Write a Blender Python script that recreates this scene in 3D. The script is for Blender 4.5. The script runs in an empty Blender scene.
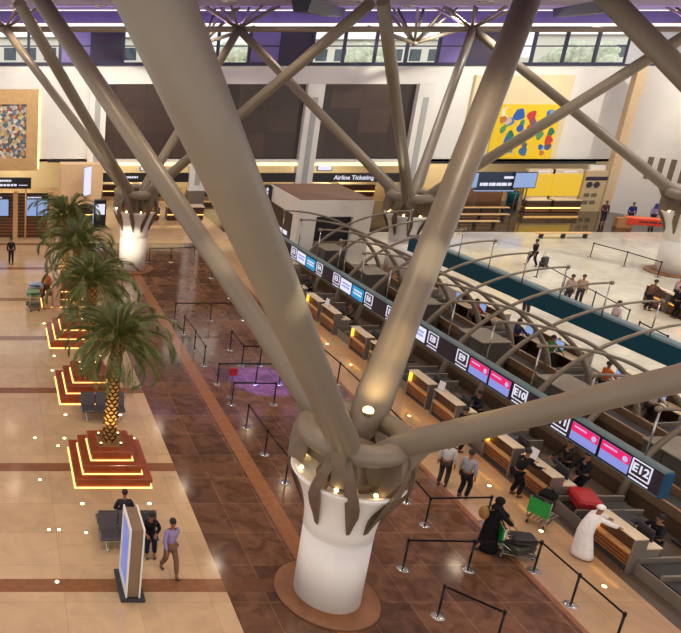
import bpy, bmesh, math, random
from mathutils import Vector, Matrix
random.seed(7)
PI = math.pi
C = bpy.context.scene.collection
sc = bpy.context.scene

# ------------------------------------------------------------------ camera
H = 14.0                      # eye height above the hall floor
F_PX, U0, V0 = 751.0, -8.0, 293.0
PITCH = math.radians(19.3)
SP, CP = math.sin(PITCH), math.cos(PITCH)
cam_d = bpy.data.cameras.new('camera'); cam = bpy.data.objects.new('camera', cam_d); C.objects.link(cam)
cam.location = (0, 0, H); cam.rotation_euler = (PI/2 - PITCH, 0, 0)
cam_d.sensor_fit = 'HORIZONTAL'; cam_d.sensor_width = 36.0
cam_d.lens = F_PX/681*36.0
cam_d.shift_x = (340.5 - U0)/681; cam_d.shift_y = (V0 - 316.5)/681
cam_d.clip_start = .1; cam_d.clip_end = 2000
sc.camera = cam

def ray(u, v):
    dx = (u-U0)/F_PX; dy = (v-V0)/F_PX
    return dx, CP - dy*SP, -SP - dy*CP
def P(u, v, z=0.0):            # photo measurement -> point at height z
    x, y, w = ray(u, v); t = (z-H)/w
    return Vector((x*t, y*t, z))
def Q(u, v, Y):                # photo measurement -> point on the plane y = Y
    x, y, w = ray(u, v); t = Y/y
    return Vector((x*t, Y, H+w*t))

# --------------------------------------------------------------- materials
def lin(c):
    f = lambda s: s/12.92 if s <= .04045 else ((s+.055)/1.055)**2.4
    return (f(c[0]/255), f(c[1]/255), f(c[2]/255), 1)
MATS = {}
def mat(name, rgb, rough=.5, metal=0.0, var=.06, scale=6.0, spec=.5, emit=None, es=0.0, coat=0):
    if name in MATS: return MATS[name]
    m = bpy.data.materials.new(name); m.use_nodes = True
    nt = m.node_tree; b = nt.nodes['Principled BSDF']
    c = lin(rgb)
    b.inputs['Roughness'].default_value = rough; b.inputs['Metallic'].default_value = metal
    b.inputs['Specular IOR Level'].default_value = spec
    if coat: b.inputs['Coat Weight'].default_value = coat; b.inputs['Coat Roughness'].default_value = .08
    tc = nt.nodes.new('ShaderNodeTexCoord'); n = nt.nodes.new('ShaderNodeTexNoise')
    n.inputs['Scale'].default_value = scale; n.inputs['Detail'].default_value = 3
    r = nt.nodes.new('ShaderNodeValToRGB')
    r.color_ramp.elements[0].position = .3; r.color_ramp.elements[1].position = .7
    r.color_ramp.elements[0].color = (c[0]*(1-var), c[1]*(1-var), c[2]*(1-var), 1)
    r.color_ramp.elements[1].color = (min(1, c[0]*(1+var)), min(1, c[1]*(1+var)), min(1, c[2]*(1+var)), 1)
    nt.links.new(tc.outputs['Object'], n.inputs['Vector']); nt.links.new(n.outputs['Fac'], r.inputs['Fac'])
    nt.links.new(r.outputs['Color'], b.inputs['Base Color'])
    if emit:
        b.inputs['Emission Color'].default_value = lin(emit); b.inputs['Emission Strength'].default_value = es
    MATS[name] = m
    return m
def tiles(name, c1, c2, joint, tx, ty, rough=.12, vein=None, msize=.006, nscale=1.2):
    m = bpy.data.materials.new(name); m.use_nodes = True
    nt = m.node_tree; b = nt.nodes['Principled BSDF']; L = nt.links.new
    geo = nt.nodes.new('ShaderNodeNewGeometry')
    br = nt.nodes.new('ShaderNodeTexBrick'); br.offset = 0; br.squash = 1
    br.inputs['Scale'].default_value = 1; br.inputs['Brick Width'].default_value = tx; br.inputs['Row Height'].default_value = ty
    br.inputs['Mortar Size'].default_value = msize; br.inputs['Bias'].default_value = 0
    br.inputs['Color1'].default_value = lin(c1); br.inputs['Color2'].default_value = lin(c2); br.inputs['Mortar'].default_value = lin(joint)
    L(geo.outputs['Position'], br.inputs['Vector'])
    n = nt.nodes.new('ShaderNodeTexNoise'); n.inputs['Scale'].default_value = nscale; n.inputs['Detail'].default_value = 6; n.inputs['Distortion'].default_value = 1.2
    L(geo.outputs['Position'], n.inputs['Vector'])
    rp = nt.nodes.new('ShaderNodeValToRGB'); rp.color_ramp.elements[0].position = .35; rp.color_ramp.elements[1].position = .68
    rp.color_ramp.elements[0].color = (.68, .66, .64, 1); rp.color_ramp.elements[1].color = (1.34, 1.3, 1.26, 1)
    if not vein:
        rp.color_ramp.elements[0].color = (.9, .9, .9, 1); rp.color_ramp.elements[1].color = (1.05, 1.05, 1.05, 1)
    L(n.outputs['Fac'], rp.inputs['Fac'])
    mx = nt.nodes.new('ShaderNodeMix'); mx.data_type = 'RGBA'; mx.blend_type = 'MULTIPLY'; mx.inputs['Factor'].default_value = 1
    L(br.outputs['Color'], mx.inputs['A']); L(rp.outputs['Color'], mx.inputs['B'])
    L(mx.outputs['Result'], b.inputs['Base Color'])
    b.inputs['Roughness'].default_value = rough
    return m
def glow(name, rgb, s):
    m = bpy.data.materials.new(name); m.use_nodes = True
    b = m.node_tree.nodes['Principled BSDF']
    b.inputs['Base Color'].default_value = (.02, .02, .02, 1); b.inputs['Roughness'].default_value = .3
    b.inputs['Emission Color'].default_value = lin(rgb); b.inputs['Emission Strength'].default_value = s
    return m
def glass_mat():
    m = bpy.data.materials.new('clear_glass'); m.use_nodes = True
    nt = m.node_tree; nt.nodes.clear(); L = nt.links.new
    o = nt.nodes.new('ShaderNodeOutputMaterial'); t = nt.nodes.new('ShaderNodeBsdfTransparent'); g = nt.nodes.new('ShaderNodeBsdfGlossy')
    t.inputs['Color'].default_value = (.96, .99, .99, 1); g.inputs['Roughness'].default_value = .02
    f = nt.nodes.new('ShaderNodeFresnel'); f.inputs['IOR'].default_value = 1.35
    mx = nt.nodes.new('ShaderNodeMixShader'); L(f.outputs[0], mx.inputs[0]); L(t.outputs[0], mx.inputs[1]); L(g.outputs[0], mx.inputs[2]); L(mx.outputs[0], o.inputs[0])
    return m

STEEL = mat('warm_grey_painted_steel', (124, 111, 93), .42, 0, .04, 1.5, .45)
WHITE = mat('white_paint', (236, 231, 220), .45, 0, .03, .8)
COLW = mat('white_column_cladding', (240, 233, 222), .35, 0, .02, 1)
FIN = mat('brown_steel_fin', (112, 94, 76), .45, .2, .08, 4)
DARKP = mat('near_black_paint', (24, 22, 24), .45, 0, .1, 5)
CHARC = mat('charcoal', (52, 50, 52), .5, 0, .1, 5)
BLACKM = mat('black_metal', (28, 27, 28), .35, .5, .05, 5)
CHROME = mat('brushed_chrome', (190, 188, 182), .25, .9, .04, 8)
WOODR = mat('red_brown_wood', (154, 70, 30), .3, 0, .18, 3, coat=.3)
WOODL = mat('light_oak', (214, 172, 116), .45, 0, .08, 4)
WOODD = mat('dark_walnut', (84, 50, 30), .4, 0, .2, 5)
WOODM = mat('brown_wood', (134, 88, 54), .4, 0, .15, 4)
CREAM = mat('cream_laminate', (222, 202, 168), .35, 0, .04, 4)
STAIN = mat('brushed_grey_panel', (140, 130, 116), .35, .4, .06, 4)
TEAL = mat('teal_panel', (10, 74, 92), .4, 0, .06, 1)
PURPB = mat('deep_aubergine_panel', (46, 36, 52), .4, 0, .05, 1)
GREYT = mat('pale_teal_grey_cap', (98, 118, 120), .4, .1, .05, 2)
BROWNF = mat('brown_granite_stripe', (146, 98, 64), .15, 0, .12, 5)
SOIL = mat('planter_gravel', (150, 110, 60), .9, 0, .4, 30)
LEAF = mat('palm_green', (84, 98, 42), .5, 0, .35, 4)
LEAF2 = mat('palm_olive', (120, 104, 50), .55, 0, .3, 4)
TRUNK = mat('palm_trunk_bark', (176, 128, 62), .8, 0, .4, 14)
TRUNKD = mat('palm_leaf_scar', (66, 40, 20), .85, 0, .3, 14)
LEDW = glow('warm_led', (255, 196, 110), 3.4)
LEDY = glow('amber_counter_light', (255, 170, 50), 3.2)
BULB = glow('warm_bulb', (255, 214, 140), 12)
DOWNL = glow('downlight_lens', (255, 232, 200), 30)
COVE = glow('cove_light', (255, 226, 160), 2.2)
SIGNW = glow('sign_white', (236, 232, 250), .95)
SIGNP = glow('sign_lilac', (204, 190, 240), .9)
SCR_P = glow('screen_pink', (224, 24, 104), 1.1)
SCR_L = glow('screen_lilac', (140, 150, 226), .95)
SCR_C = glow('screen_cyan', (20, 150, 204), 1.0)
SCR_W = glow('screen_white', (226, 226, 246), 1.05)
SCR_B = glow('screen_blue', (150, 176, 226), .85)
SCR_Y = glow('lit_yellow_poster', (246, 196, 40), .85)
GLASS = glass_mat()
SKINM = mat('skin', (150, 100, 72), .55, 0, .04, 10)
HAIR = mat('black_hair', (22, 18, 16), .6, 0, .1, 20)
def cloth(rgb): return mat('cloth_%d_%d_%d' % rgb, rgb, .85, 0, .08, 12, .2)

# ------------------------------------------------------------ mesh helpers
class MB:
    def __init__(s): s.bm = bmesh.new(); s.mi = 0
    def _f(s, vs):
        try:
            f = s.bm.faces.new(vs); f.material_index = s.mi; return f
        except ValueError: return None
    def box(s, x0, x1, y0, y1, z0, z1, M=None):
        c = [(x0,y0,z0),(x1,y0,z0),(x1,y1,z0),(x0,y1,z0),(x0,y0,z1),(x1,y0,z1),(x1,y1,z1),(x0,y1,z1)]
        v = [s.bm.verts.new(M @ Vector(p) if M else p) for p in c]
        for q in ((3,2,1,0),(4,5,6,7),(0,1,5,4),(1,2,6,5),(2,3,7,6),(3,0,4,7)): s._f([v[i] for i in q])
        return s
    def bbox(s, x0, x1, y0, y1, z0, z1, b=.02):       # chamfered box (rounded plan corners + top)
        pts = lambda i: [(x0+b-i,y0-i+0+0),(x1-b+i,y0-i),(x1+i,y0+b-i),(x1+i,y1-b+i),(x1-b+i,y1+i),(x0+b-i,y1+i),(x0-i,y1-b+i),(x0-i,y0+b-i)]
        s.loft([[(x,y,z) for x,y in pts(i)] for z, i in ((z0,-b),(z0+b,0),(z1-b,0),(z1,-b))]); return s
    def loft(s, rings, cap=True, smooth=False):
        R = [[s.bm.verts.new(p) for p in r] for r in rings]; n = len(R[0])
        for a, b in zip(R, R[1:]):
            for i in range(n):
                f = s._f([a[i], a[(i+1)%n], b[(i+1)%n], b[i]])
                if f and smooth: f.smooth = True
        if cap: s._f(R[0][::-1]); s._f(R[-1])
        return s
    def tube(s, pts, rad, n=10, flat=None, cap=True):
        pts = [Vector(p) for p in pts]
        if not hasattr(rad, '__len__'): rad = [rad]*len(pts)
        rings = []; prev = None
        for i, p in enumerate(pts):
            t = (pts[min(i+1, len(pts)-1)] - pts[max(i-1, 0)]).normalized()
            if prev is None:
                a = Vector((0,0,1)) if abs(t.z) < .9 else Vector((0,1,0))
                prev = a
            sx = t.cross(prev).normalized() if t.cross(prev).length > 1e-5 else t.orthogonal().normalized()
            sy = sx.cross(t).normalized(); prev = sy
            r = rad[i]; rx, ry = r if hasattr(r, '__len__') else (r, r)
            rings.append([p + sx*rx*math.cos(2*PI*k/n) + sy*ry*math.sin(2*PI*k/n) for k in range(n)])
        return s.loft(rings, cap, True)
    def lathe(s, prof, n=32, c=(0,0,0), cap=True):
        return s.loft([[(c[0]+r*math.cos(2*PI*k/n), c[1]+r*math.sin(2*PI*k/n), c[2]+z) for k in range(n)] for r, z in prof], cap, True)
    def cyl(s, x, y, z0, z1, r, n=16, r1=None): return s.lathe([(r, z0), (r if r1 is None else r1, z1)], n, (x, y, 0))
    def torus(s, R, r, z, n=32, m=12, c=(0,0)):
        V = [[s.bm.verts.new((c[0]+(R+r*math.cos(b))*math.cos(a), c[1]+(R+r*math.cos(b))*math.sin(a), z+r*math.sin(b))) for b in [2*PI*j/m for j in range(m)]] for a in [2*PI*i/n for i in range(n)]]
        for i in range(n):
            for j in range(m):
                f = s._f([V[i][j], V[(i+1)%n][j], V[(i+1)%n][(j+1)%m], V[i][(j+1)%m]])
                if f: f.smooth = True
        return s
    def prism(s, poly, axis, a0, a1):                 # extrude a 2D polygon along an axis
        def pt(p, a): return (a, p[0], p[1]) if axis == 'x' else ((p[0], a, p[1]) if axis == 'y' else (p[0], p[1], a))
        return s.loft([[pt(p, a0) for p in poly], [pt(p, a1) for p in poly]])
    def ell(s, c, rx, ry, rz, n=14, m=9, lo=-PI/2, hi=PI/2):
        rings = []
        for j in range(m):
            t = lo + (hi-lo)*j/(m-1); k = max(math.cos(t), .02)
            rings.append([(c[0]+rx*k*math.cos(2*PI*i/n), c[1]+ry*k*math.sin(2*PI*i/n), c[2]+rz*math.sin(t)) for i in range(n)])
        return s.loft(rings, True, True)
    def build(s, name, m=None, parent=None, loc=None):
        me = bpy.data.meshes.new(name)
        bmesh.ops.recalc_face_normals(s.bm, faces=s.bm.faces[:]); s.bm.to_mesh(me); s.bm.free()
        o = bpy.data.objects.new(name, me); C.objects.link(o)
        for k in (m if isinstance(m, (list, tuple)) else [m]): me.materials.append(k)
        if parent: o.parent = parent
        if loc: o.location = loc
        return o
def mesh(name, m=None, parent=None):                   # decorator style not needed
    return MB()
def tag(o, label=None, cat=None, group=None, kind=None):
    if label: o['label'] = label
    if cat: o['category'] = cat
    if group: o['group'] = group
    if kind: o['kind'] = kind
    return o
def thing(name, label, cat, loc=(0,0,0), rz=0, group=None):
    o = bpy.data.objects.new(name, None); C.objects.link(o); o.empty_display_size = .2
    o.location = loc; o.rotation_euler = (0, 0, rz)
    return tag(o, label, cat, group)
def copy_tree(o, parent=None, first=True):
    c = o.copy(); C.objects.link(c)
    if not first: c.parent = parent
    for ch in list(o.children): copy_tree(ch, c, False)
    return c
def dup(o, loc, rz=None, label=None, group=None):
    c = copy_tree(o); c.location = loc
    if rz is not None: c.rotation_euler = (0, 0, rz)
    if label: c['label'] = label
    if group: c['group'] = group
    return c
def struct(mb, name, m, parent=None):
    o = mb.build(name, m, parent)
    if not parent: o['kind'] = 'structure'
    return o
def text(name, body, size, m, parent, M, ext=.004, wide=1.0):
    cu = bpy.data.curves.new(name, 'FONT'); cu.body = body; cu.size = size; cu.extrude = ext; cu.align_x = 'CENTER'; cu.align_y = 'CENTER'; cu.offset = .006*size/.3
    o = bpy.data.objects.new(name, cu); C.objects.link(o)
    bpy.context.view_layer.update()
    me = bpy.data.meshes.new_from_object(o.evaluated_get(bpy.context.evaluated_depsgraph_get()))
    bpy.data.objects.remove(o)
    o = bpy.data.objects.new(name, me); C.objects.link(o); me.materials.clear(); me.materials.append(m)
    o.parent = parent; o.matrix_local = M @ Matrix.Diagonal((wide, 1, 1, 1))
    return o
ORD = ['nearest','second','third','fourth','fifth','sixth','seventh','eighth','ninth','tenth','eleventh','twelfth','thirteenth','fourteenth','fifteenth','sixteenth','seventeenth','eighteenth','nineteenth','twentieth']
# facing matrices for lettering: toward -X, toward -Y
FACE_NX = Matrix(((0,0,-1,0),(-1,0,0,0),(0,1,0,0),(0,0,0,1)))
FACE_NY = Matrix(((1,0,0,0),(0,0,-1,0),(0,1,0,0),(0,0,0,1)))
def at(M, x, y, z): return Matrix.Translation((x, y, z)) @ M

# ================================================================= SETTING
GRANITE = tiles('dark_brown_granite', (116, 83, 60), (92, 66, 49), (140, 108, 84), 1.2, 1.43, .1, True, .01, 1.7)
BEIGE = tiles('polished_beige_stone', (214, 182, 140), (204, 172, 131), (186, 154, 116), 1.9, 1.43, .12, None, .008)
BEIGE2 = tiles('beige_stone_at_counters', (190, 156, 118), (181, 148, 111), (156, 126, 94), 1.2, 1.43, .12, None, .008)
PALE = tiles('pale_polished_stone', (206, 198, 178), (196, 188, 168), (174, 166, 146), 1.9, 1.9, .1, None, .01)
DARK2 = tiles('dark_polished_stone', (70, 54, 42), (60, 46, 36), (92, 74, 58), 1.9, 1.9, .1, True, .01)
CARPET = tiles('brown_grey_back_office_floor', (92, 76, 62), (84, 70, 58), (80, 66, 54), 1.2, 1.2, .45, None)
def floor_piece(name, x0, x1, y0, y1, m, z1=0.0, z0=-.3):
    return struct(MB().box(x0, x1, y0, y1, z0, z1), name, m)
floor_piece('floor', 6.2, 14.7, 1, 50.5, GRANITE)
floor_piece('floor_walkway', -14, 6.2, 1, 62, BEIGE)
floor_piece('floor_counter_aisle', 14.7, 17.0, 1, 50.5, BEIGE2)
floor_piece('floor_island', 17.0, 26.4, 1, 45.5, CARPET)
floor_piece('floor_island_end', 17.0, 26.4, 45.5, 53.5, PALE)
floor_piece('floor_far_strip', 6.2, 17.0, 50.5, 62, BEIGE)
floor_piece('floor_right', 26.4, 64, 1, 53.5, PALE)
floor_piece('floor_dark_band', 17.0, 64, 53.5, 64, DARK2)
floor_piece('floor_back', -14, 17, 62, 76, BEIGE)
floor_piece('floor_shop', 17, 64, 64, 76, BEIGE)
# brown stripes
n = 1
for y in (10.6, 16.35, 22.1, 27.85, 33.4, 38.9, 44.6, 50.2):
    struct(MB().box(-14, 6.2, y-.25, y+.25, -.01, .003), 'trim_%d' % n, BROWNF); n += 1
    struct(MB().box(6.2, 8.5, y-.25, y+.25, -.01, .003), 'trim_%d' % n, mat('brown_stripe_on_granite', (112, 76, 52), .14, 0, .12, 5)); n += 1
struct(MB().box(8.5, 9.0, 1, 50.5, -.01, .0035), 'trim_%d' % n, BROWNF); n += 1
struct(MB().box(14.55, 14.7, 1, 50.5, -.01, .0035), 'trim_%d' % n, BROWNF); n += 1

# back wall: upper white band with dark panels between pillars
BY = 62.5
w = MB()
w.box(-14, 64, BY, BY+.4, 9.9, 11.4)                      # band above the panels
w.box(-14, 9.2, BY, BY+.4, 3.7, 9.9)
w.box(35.6, 64, BY, BY+.4, 3.7, 9.9)
struct(w, 'wall_back', WHITE)
struct(MB().box(4.6, 9.2, BY-.06, BY, 3.62, 3.8), 'trim_%d' % n, CHARC); n += 1
# louvred dark panels
pd = tiles('dark_wood_veneer_panels', (84, 64, 54), (46, 36, 34), (34, 27, 25), 2.5, 1, .35, None, .012)
nt = pd.node_tree
br = [x for x in nt.nodes if x.type == 'TEX_BRICK'][0]; br.inputs['Row Height'].default_value = 2.0; br.offset = .0
geo = [x for x in nt.nodes if x.type == 'NEW_GEOMETRY'][0]
sep = nt.nodes.new('ShaderNodeSeparateXYZ'); cmb = nt.nodes.new('ShaderNodeCombineXYZ')
nt.links.new(geo.outputs['Position'], sep.inputs[0]); nt.links.new(sep.outputs['X'], cmb.inputs['X']); nt.links.new(sep.outputs['Z'], cmb.inputs['Y'])
nt.links.new(cmb.outputs[0], br.inputs['Vector'])
pill_x = [8.55, 17.1, 26.0, 34.9]
for i in range(3):
    x0, x1 = pill_x[i]+.65, pill_x[i+1]-.65
    struct(MB().box(x0, x1, BY+.15, BY+.4, 3.9, 9.9), 'wall_back_panel', pd)
    b = MB(); b.box(x0, x1, BY-.25, BY+.5, 3.45, 3.9); struct(b, 'trim_%d' % n, WHITE); n += 1
    struct(MB().box(x0+.1, x1-.1, BY-.3, BY-.25, 3.38, 3.62), 'trim_%d' % n, COVE); n += 1
for i, x in enumerate(pill_x):
    p = MB(); p.box(x-.68, x+.68, BY-.35, BY+.3, 0, 9.95); o = struct(p, 'wall_pillar', WHITE)
    struct(MB().box(x-.22, x+.22, BY-.4, BY-.35, 1.8, 8.9), 'slot', mat('grey_slot', (176, 176, 170), .5), o)
    struct(MB().box(x-.72, x+.72, BY-.4, BY+.32, 0, 1.3), 'plinth', STAIN, o)
# shop back wall below the soffit
WARMW = mat('warm_shop_wall', (232, 216, 178), .55, 0, .06, .7)
struct(MB().box(-14, 64, 70, 70.3, 0, 3.9), 'wall_shop_back', WARMW)
struct(MB().box(-14, 64, BY, 70.3, 3.7, 3.9), 'ceiling_shop', WHITE)
struct(MB().box(35.6, 50.2, BY-.02, BY+.3, 3.5, 3.7), 'trim_%d' % n, CHARC); n += 1
struct(MB().box(48.3, 49.5, 60.5, 60.8, 0, 3.7), 'wall_back_return', WHITE)
# right-hand wall set at an angle, vertical slots in it
a0, a1 = Vector((50.2, 60.3)), Vector((56.0, 49.8))
d = (a1-a0); L = d.length; ang = math.atan2(d.y, d.x)
rw = MB(); rw.box(0, L, 0, .4, 0, 11.4); o = struct(rw, 'wall_right', WHITE); o.location = (a0.x, a0.y, 0); o.rotation_euler = (0, 0, ang)
for k in range(5):
    struct(MB().box(1.9+k*.72, 2.25+k*.72, -.03, .02, 3.0, 4.7), 'slot', mat('dark_slot', (120, 104, 84), .6), o)
struct(MB().box(49.62, 50.4, 60.05, 60.55, 0, 11.4), 'trim_%d' % n, mat('tan_column', (214, 186, 146), .5)); n += 1

# clerestory windows
FRAME = mat('dark_blue_grey_frame', (54, 54, 74), .45, .2)
LILAC = mat('lilac_panel', (128, 112, 172), .5)
AUBER = mat('aubergine_panel', (58, 44, 66), .5)
Z0, Z1 = 11.45, 14.15
kinds = {}
for i in range(-6, 24):
    kinds[i] = 'g'
for i in (1, 7, 13): kinds[i] = 'l'
for i in (2, 8, 14, 4): kinds[i] = 'd'
for i in (19, 20, 21, 22, 23): kinds[i] = 'w'
wn = 1
for i in range(-6, 24):
    x0 = 2.9+2.5*i; x1 = x0+2.5
    if kinds[i] == 'w':
        struct(MB().box(x0, x1, BY+.1, BY+.3, Z0, Z1), 'wall_clerestory', mat('pale_grey_wall', (206, 206, 200), .5)); continue
    f = MB()
    f.box(x0, x0+.12, BY-.02, BY+.14, Z0, Z1); f.box(x1-.12, x1, BY-.02, BY+.14, Z0, Z1)
    f.box(x0+.12, x1-.12, BY-.02, BY+.14, Z0, Z0+.12); f.box(x0+.12, x1-.12, BY-.02, BY+.14, Z1-.12, Z1)
    f.box(x0+.12, x1-.12, BY, BY+.12, 12.75, 12.85)
    o = struct(f, 'window_%d' % wn, FRAME); wn += 1
    m_ = {'g': GLASS, 'l': LILAC, 'd': AUBER}[kinds[i]]
    struct(MB().box(x0+.12, x1-.12, BY+.05, BY+.07, Z0+.12, 12.75), 'pane', m_, o)
    struct(MB().box(x0+.12, x1-.12, BY+.05, BY+.07, 12.85, Z1-.12), 'pane', m_, o)
struct(MB().box(-14, 64, BY-.12, BY+.2, 11.3, 11.45), 'trim_%d' % n, FRAME); n += 1
struct(MB().box(-14, 64, BY-.3, BY+.4, 14.5, 15.4), 'wall_fascia', mat('violet_fascia', (70, 62, 84), .5)); 
struct(MB().box(-14, 64, BY-.1, BY+.2, 14.15, 14.5), 'trim_%d' % n, glow('soffit_strip_light', (255, 244, 220), 1.3)); n += 1
# ceiling
CEIL = mat('violet_ceiling', (156, 140, 186), .55, 0, .1, .25)
struct(MB().box(-14, 64, -4, BY+.4, 15.5, 15.8), 'ceiling', CEIL)

# ================================================================ TREE COLUMNS
def tree_column(label, x, y, pts4, radii=(.27,.27,.27,.27), group='tree columns of the hall'):
    """pts4: four world points the branches end in."""
    t = thing('tree_column', label, 'column', (x, y, 0), 0, group); t['kind'] = 'thing'
    base = Vector((x, y, 0))
    MB().lathe([(.82,0),(.82,2.1)], 48).build('shaft', COLW, t)
    MB().lathe([(1.3,0),(1.3,.06),(1.26,.09),(.9,.1)], 48).build('base_ring', WOODM, t)
    MB().lathe([(.83,2.1),(.8,2.12),(.825,2.15),(.84,2.4),(.88,2.7),(.95,2.98),(1.07,3.3),(1.21,3.58),(1.33,3.74),(1.32,3.79),(1.2,3.76),(.95,3.62),(.5,3.55)], 48).build('capital', COLW, t)
    MB().torus(1.08, .26, 4.82, 44, 14).build('collar', STEEL, t)
    MB().lathe([(.75,3.55),(.62,3.7),(.5,4.0),(.5,4.3),(.55,4.5),(.3,4.6)], 24).build('hub', FIN, t)
    for k, tip in enumerate(pts4):
        tip = Vector(tip)-base; dxy = Vector((tip.x, tip.y, 0)).normalized(); R_ = radii[k]
        st = dxy*.35 + Vector((0,0,4.4))
        pts = []; rad = []
        for s_, r_ in ((0,.5),(.02,.75),(.05,1.1),(.09,1.2),(.14,1.14),(.22,1.03),(.4,1),(.75,1),(1,.98)):
            pts.append(st.lerp(tip, s_)); rad.append(R_*r_)
        MB().tube(pts, rad, 24).build('branch', STEEL, t)
        q = st.lerp(tip, .11); side = Vector((-dxy.y, dxy.x, 0))
        poly = [dxy*.5+Vector((0,0,3.7)), dxy*1.1+Vector((0,0,3.85)), q+Vector((0,0,-.2)), q+Vector((0,0,.1)), st+Vector((0,0,.2))]
        MB().loft([[p+side*.15 for p in poly], [p-side*.15 for p in poly]]).build('gusset', STEEL, t)
        a0 = math.atan2(dxy.y, dxy.x)
        for da in (-.42, .42):
            poly = [(.9,5.0),(1.2,4.98),(1.4,4.75),(1.44,4.3),(1.42,3.85),(1.36,3.55),(1.2,3.22),(1.03,2.85),(.93,2.58),(.87,2.5),(.9,2.85),(.98,3.2),(1.08,3.5),(1.04,3.72),(.98,4.0),(.88,4.4),(.8,4.8)]
            def rg(k_):
                out = []
                for rr, zz in poly:
                    f_ = max(0, min(1, (zz-3.3)/1.5)); a = a0+da*(1-.8*f_); w_ = .03+.09*max(0, min(1, (zz-2.5)/1.3))
                    out.append(Vector((rr*math.cos(a)-k_*w_*math.sin(a), rr*math.sin(a)+k_*w_*math.cos(a), zz)))
                return out
            MB().loft([rg(1), rg(-1)]).build('fin', FIN, t)
        for a in (a0, a0+PI/4):
            b = MB(); b.ell((1.12*math.cos(a), 1.12*math.sin(a), 3.8), .05, .05, .05, 10, 7); b.build('uplight', BULB, t)
    return t
def ext(base, p, k):                                   # run a branch on past the measured point
    st = Vector((base[0], base[1], 4.2)); p = Vector(p); return st+(p-st)*k
NB = (8.77, 16)
near_pts = [ext(NB, (1.29, 6.32, 14.2), 1.09), ext(NB, (16.3, 6.3, 13.85), 1.09), ext(NB, (1.57, 24.75, 14.78), 1.04), ext(NB, (16.2, 24.4, 14.82), 1.0)]
tree_column('large white flared column in the foreground carrying four thick grey steel branches', NB[0], NB[1], near_pts, (.29,.245,.26,.37))
FAR = [((8.68, 44.6), 'distant white branching column on the dark granite beyond the row of palms', [(1.15, 35, 15.15), (16.7, 35.4, 15.15), (.9, 54, 14.05), (16.75, 54, 14.05)]),
 ((24.7, 43.6), 'distant branching column beside the brown-roofed kiosk at the end of the check-in island', [(16.7, 34.4, 15.15), (32.5, 35, 15.15), (16.75, 54, 14.05), (32.6, 54, 14.05)]),
 ((41.5, 43.8), 'distant branching column at the right edge, in front of the red-draped table', [(32.7, 35, 15.15), (48.5, 35, 15.15), (32.6, 54, 14.05), (48.5, 54, 14.05)])]
for b_, lab, pp in FAR: tree_column(lab, b_[0], b_[1], pp)
RB = (24.0, 13.5)
tree_column('branching column beyond the right edge of view, only one branch reaching the top corner', RB[0], RB[1], [(16, 4.5, 15.2), (32, 4.5, 15.2), ext(RB, (16.5, 21.4, 14.7), 1.04), (32, 22.5, 15.2)])
# roof steel
t = thing('roof_tie_beam', 'long horizontal grey steel tube in front of the clerestory windows', 'beam', (0, 54.1, 14.05))
MB().tube([(-10,0,0),(62,0,0)], .19, 16).build('tube', STEEL, t)
for x in (.9, 16.75, 32.6, 48.5):
    MB().ell((x,0,0), .36, .36, .3).build('joint', STEEL, t)
def truss(label, x, y, zb, zt, spread, n_=6):
    t = thing('roof_truss', label, 'truss', (x, y, zb), 0, 'fan trusses under the roof')
    MB().ell((0,0,0), .22, .22, .2).build('node', STEEL, t)
    for k in range(n_):
        a = 2*PI*k/n_ + .3
        MB().tube([(0,0,0),(spread*math.cos(a), spread*.8*math.sin(a), zt-zb)], .085, 8).build('strut', STEEL, t)
    return t
for x, nm in ((.9,'first from the left, above the framed mosaic picture'),(16.75,'second from the left, where two far branches meet'),(32.6,'third from the left, between dark panels and yellow painting'),(48.5,'farthest right, past the angled white wall')):
    truss('fan of thin roof struts, '+nm, x, 54.1, 14.1, 15.5, 2.6, 8)
for x, nm in ((15.3,'left one of two hanging below the tie tube'),(30.6,'right one of two hanging below the tie tube')):
    tt = truss('inverted pyramid of roof struts, '+nm, x, 57.3, 13.1, 15.5, 2.4, 8)
    for s_ in (-1, 1): MB().tube([(0,0,0),(s_*3.6,0,1.1)], .14, 10).build('chord', STEEL, tt)
# dark roof skylight beams
for i, (x, nm) in enumerate(((20.5,'in front of the left clerestory'),(37.0,'in front of the right clerestory'))):
    t = thing('roof_girder', 'dark blue-grey box girder under the violet ceiling '+nm, 'girder', (x, 50, 14.9))
    MB().prism([(-.35,0),(.35,0),(.5,.6),(-.5,.6)], 'y', -9, 11).build('web', mat('dark_girder', (40, 40, 52), .4, .3), t)
    t.rotation_euler = (0, 0, -.5)

# ================================================================ WALL ART, SIGNS, SHOPS
def pic_mat(name, cols, scale, bg=None, thr=.5):
    m = bpy.data.materials.new(name); m.use_nodes = True
    nt = m.node_tree; L = nt.links.new; b = nt.nodes['Principled BSDF']; b.inputs['Roughness'].default_value = .6
    tc = nt.nodes.new('ShaderNodeTexCoord'); v = nt.nodes.new('ShaderNodeTexVoronoi'); v.inputs['Scale'].default_value = scale
    L(tc.outputs['Object'], v.inputs['Vector'])
    sp = nt.nodes.new('ShaderNodeSeparateColor'); L(v.outputs['Color'], sp.inputs[0])
    r = nt.nodes.new('ShaderNodeValToRGB'); r.color_ramp.interpolation = 'CONSTANT'
    while len(r.color_ramp.elements) < len(cols): r.color_ramp.elements.new(.5)
    for i, c in enumerate(cols): r.color_ramp.elements[i].position = i/len(cols); r.color_ramp.elements[i].color = lin(c)
    L(sp.outputs[0], r.inputs[0]); L(r.outputs[0], b.inputs['Base Color'])
    return m
t = thing('framed_picture', 'mosaic-like picture of small colour patches in a wide golden wood frame', 'picture', (.6, BY-.1, 6.0))
fr = MB(); X0, X1, ZA, ZB = -3.9, 3.15, -3.0, 3.5
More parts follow.
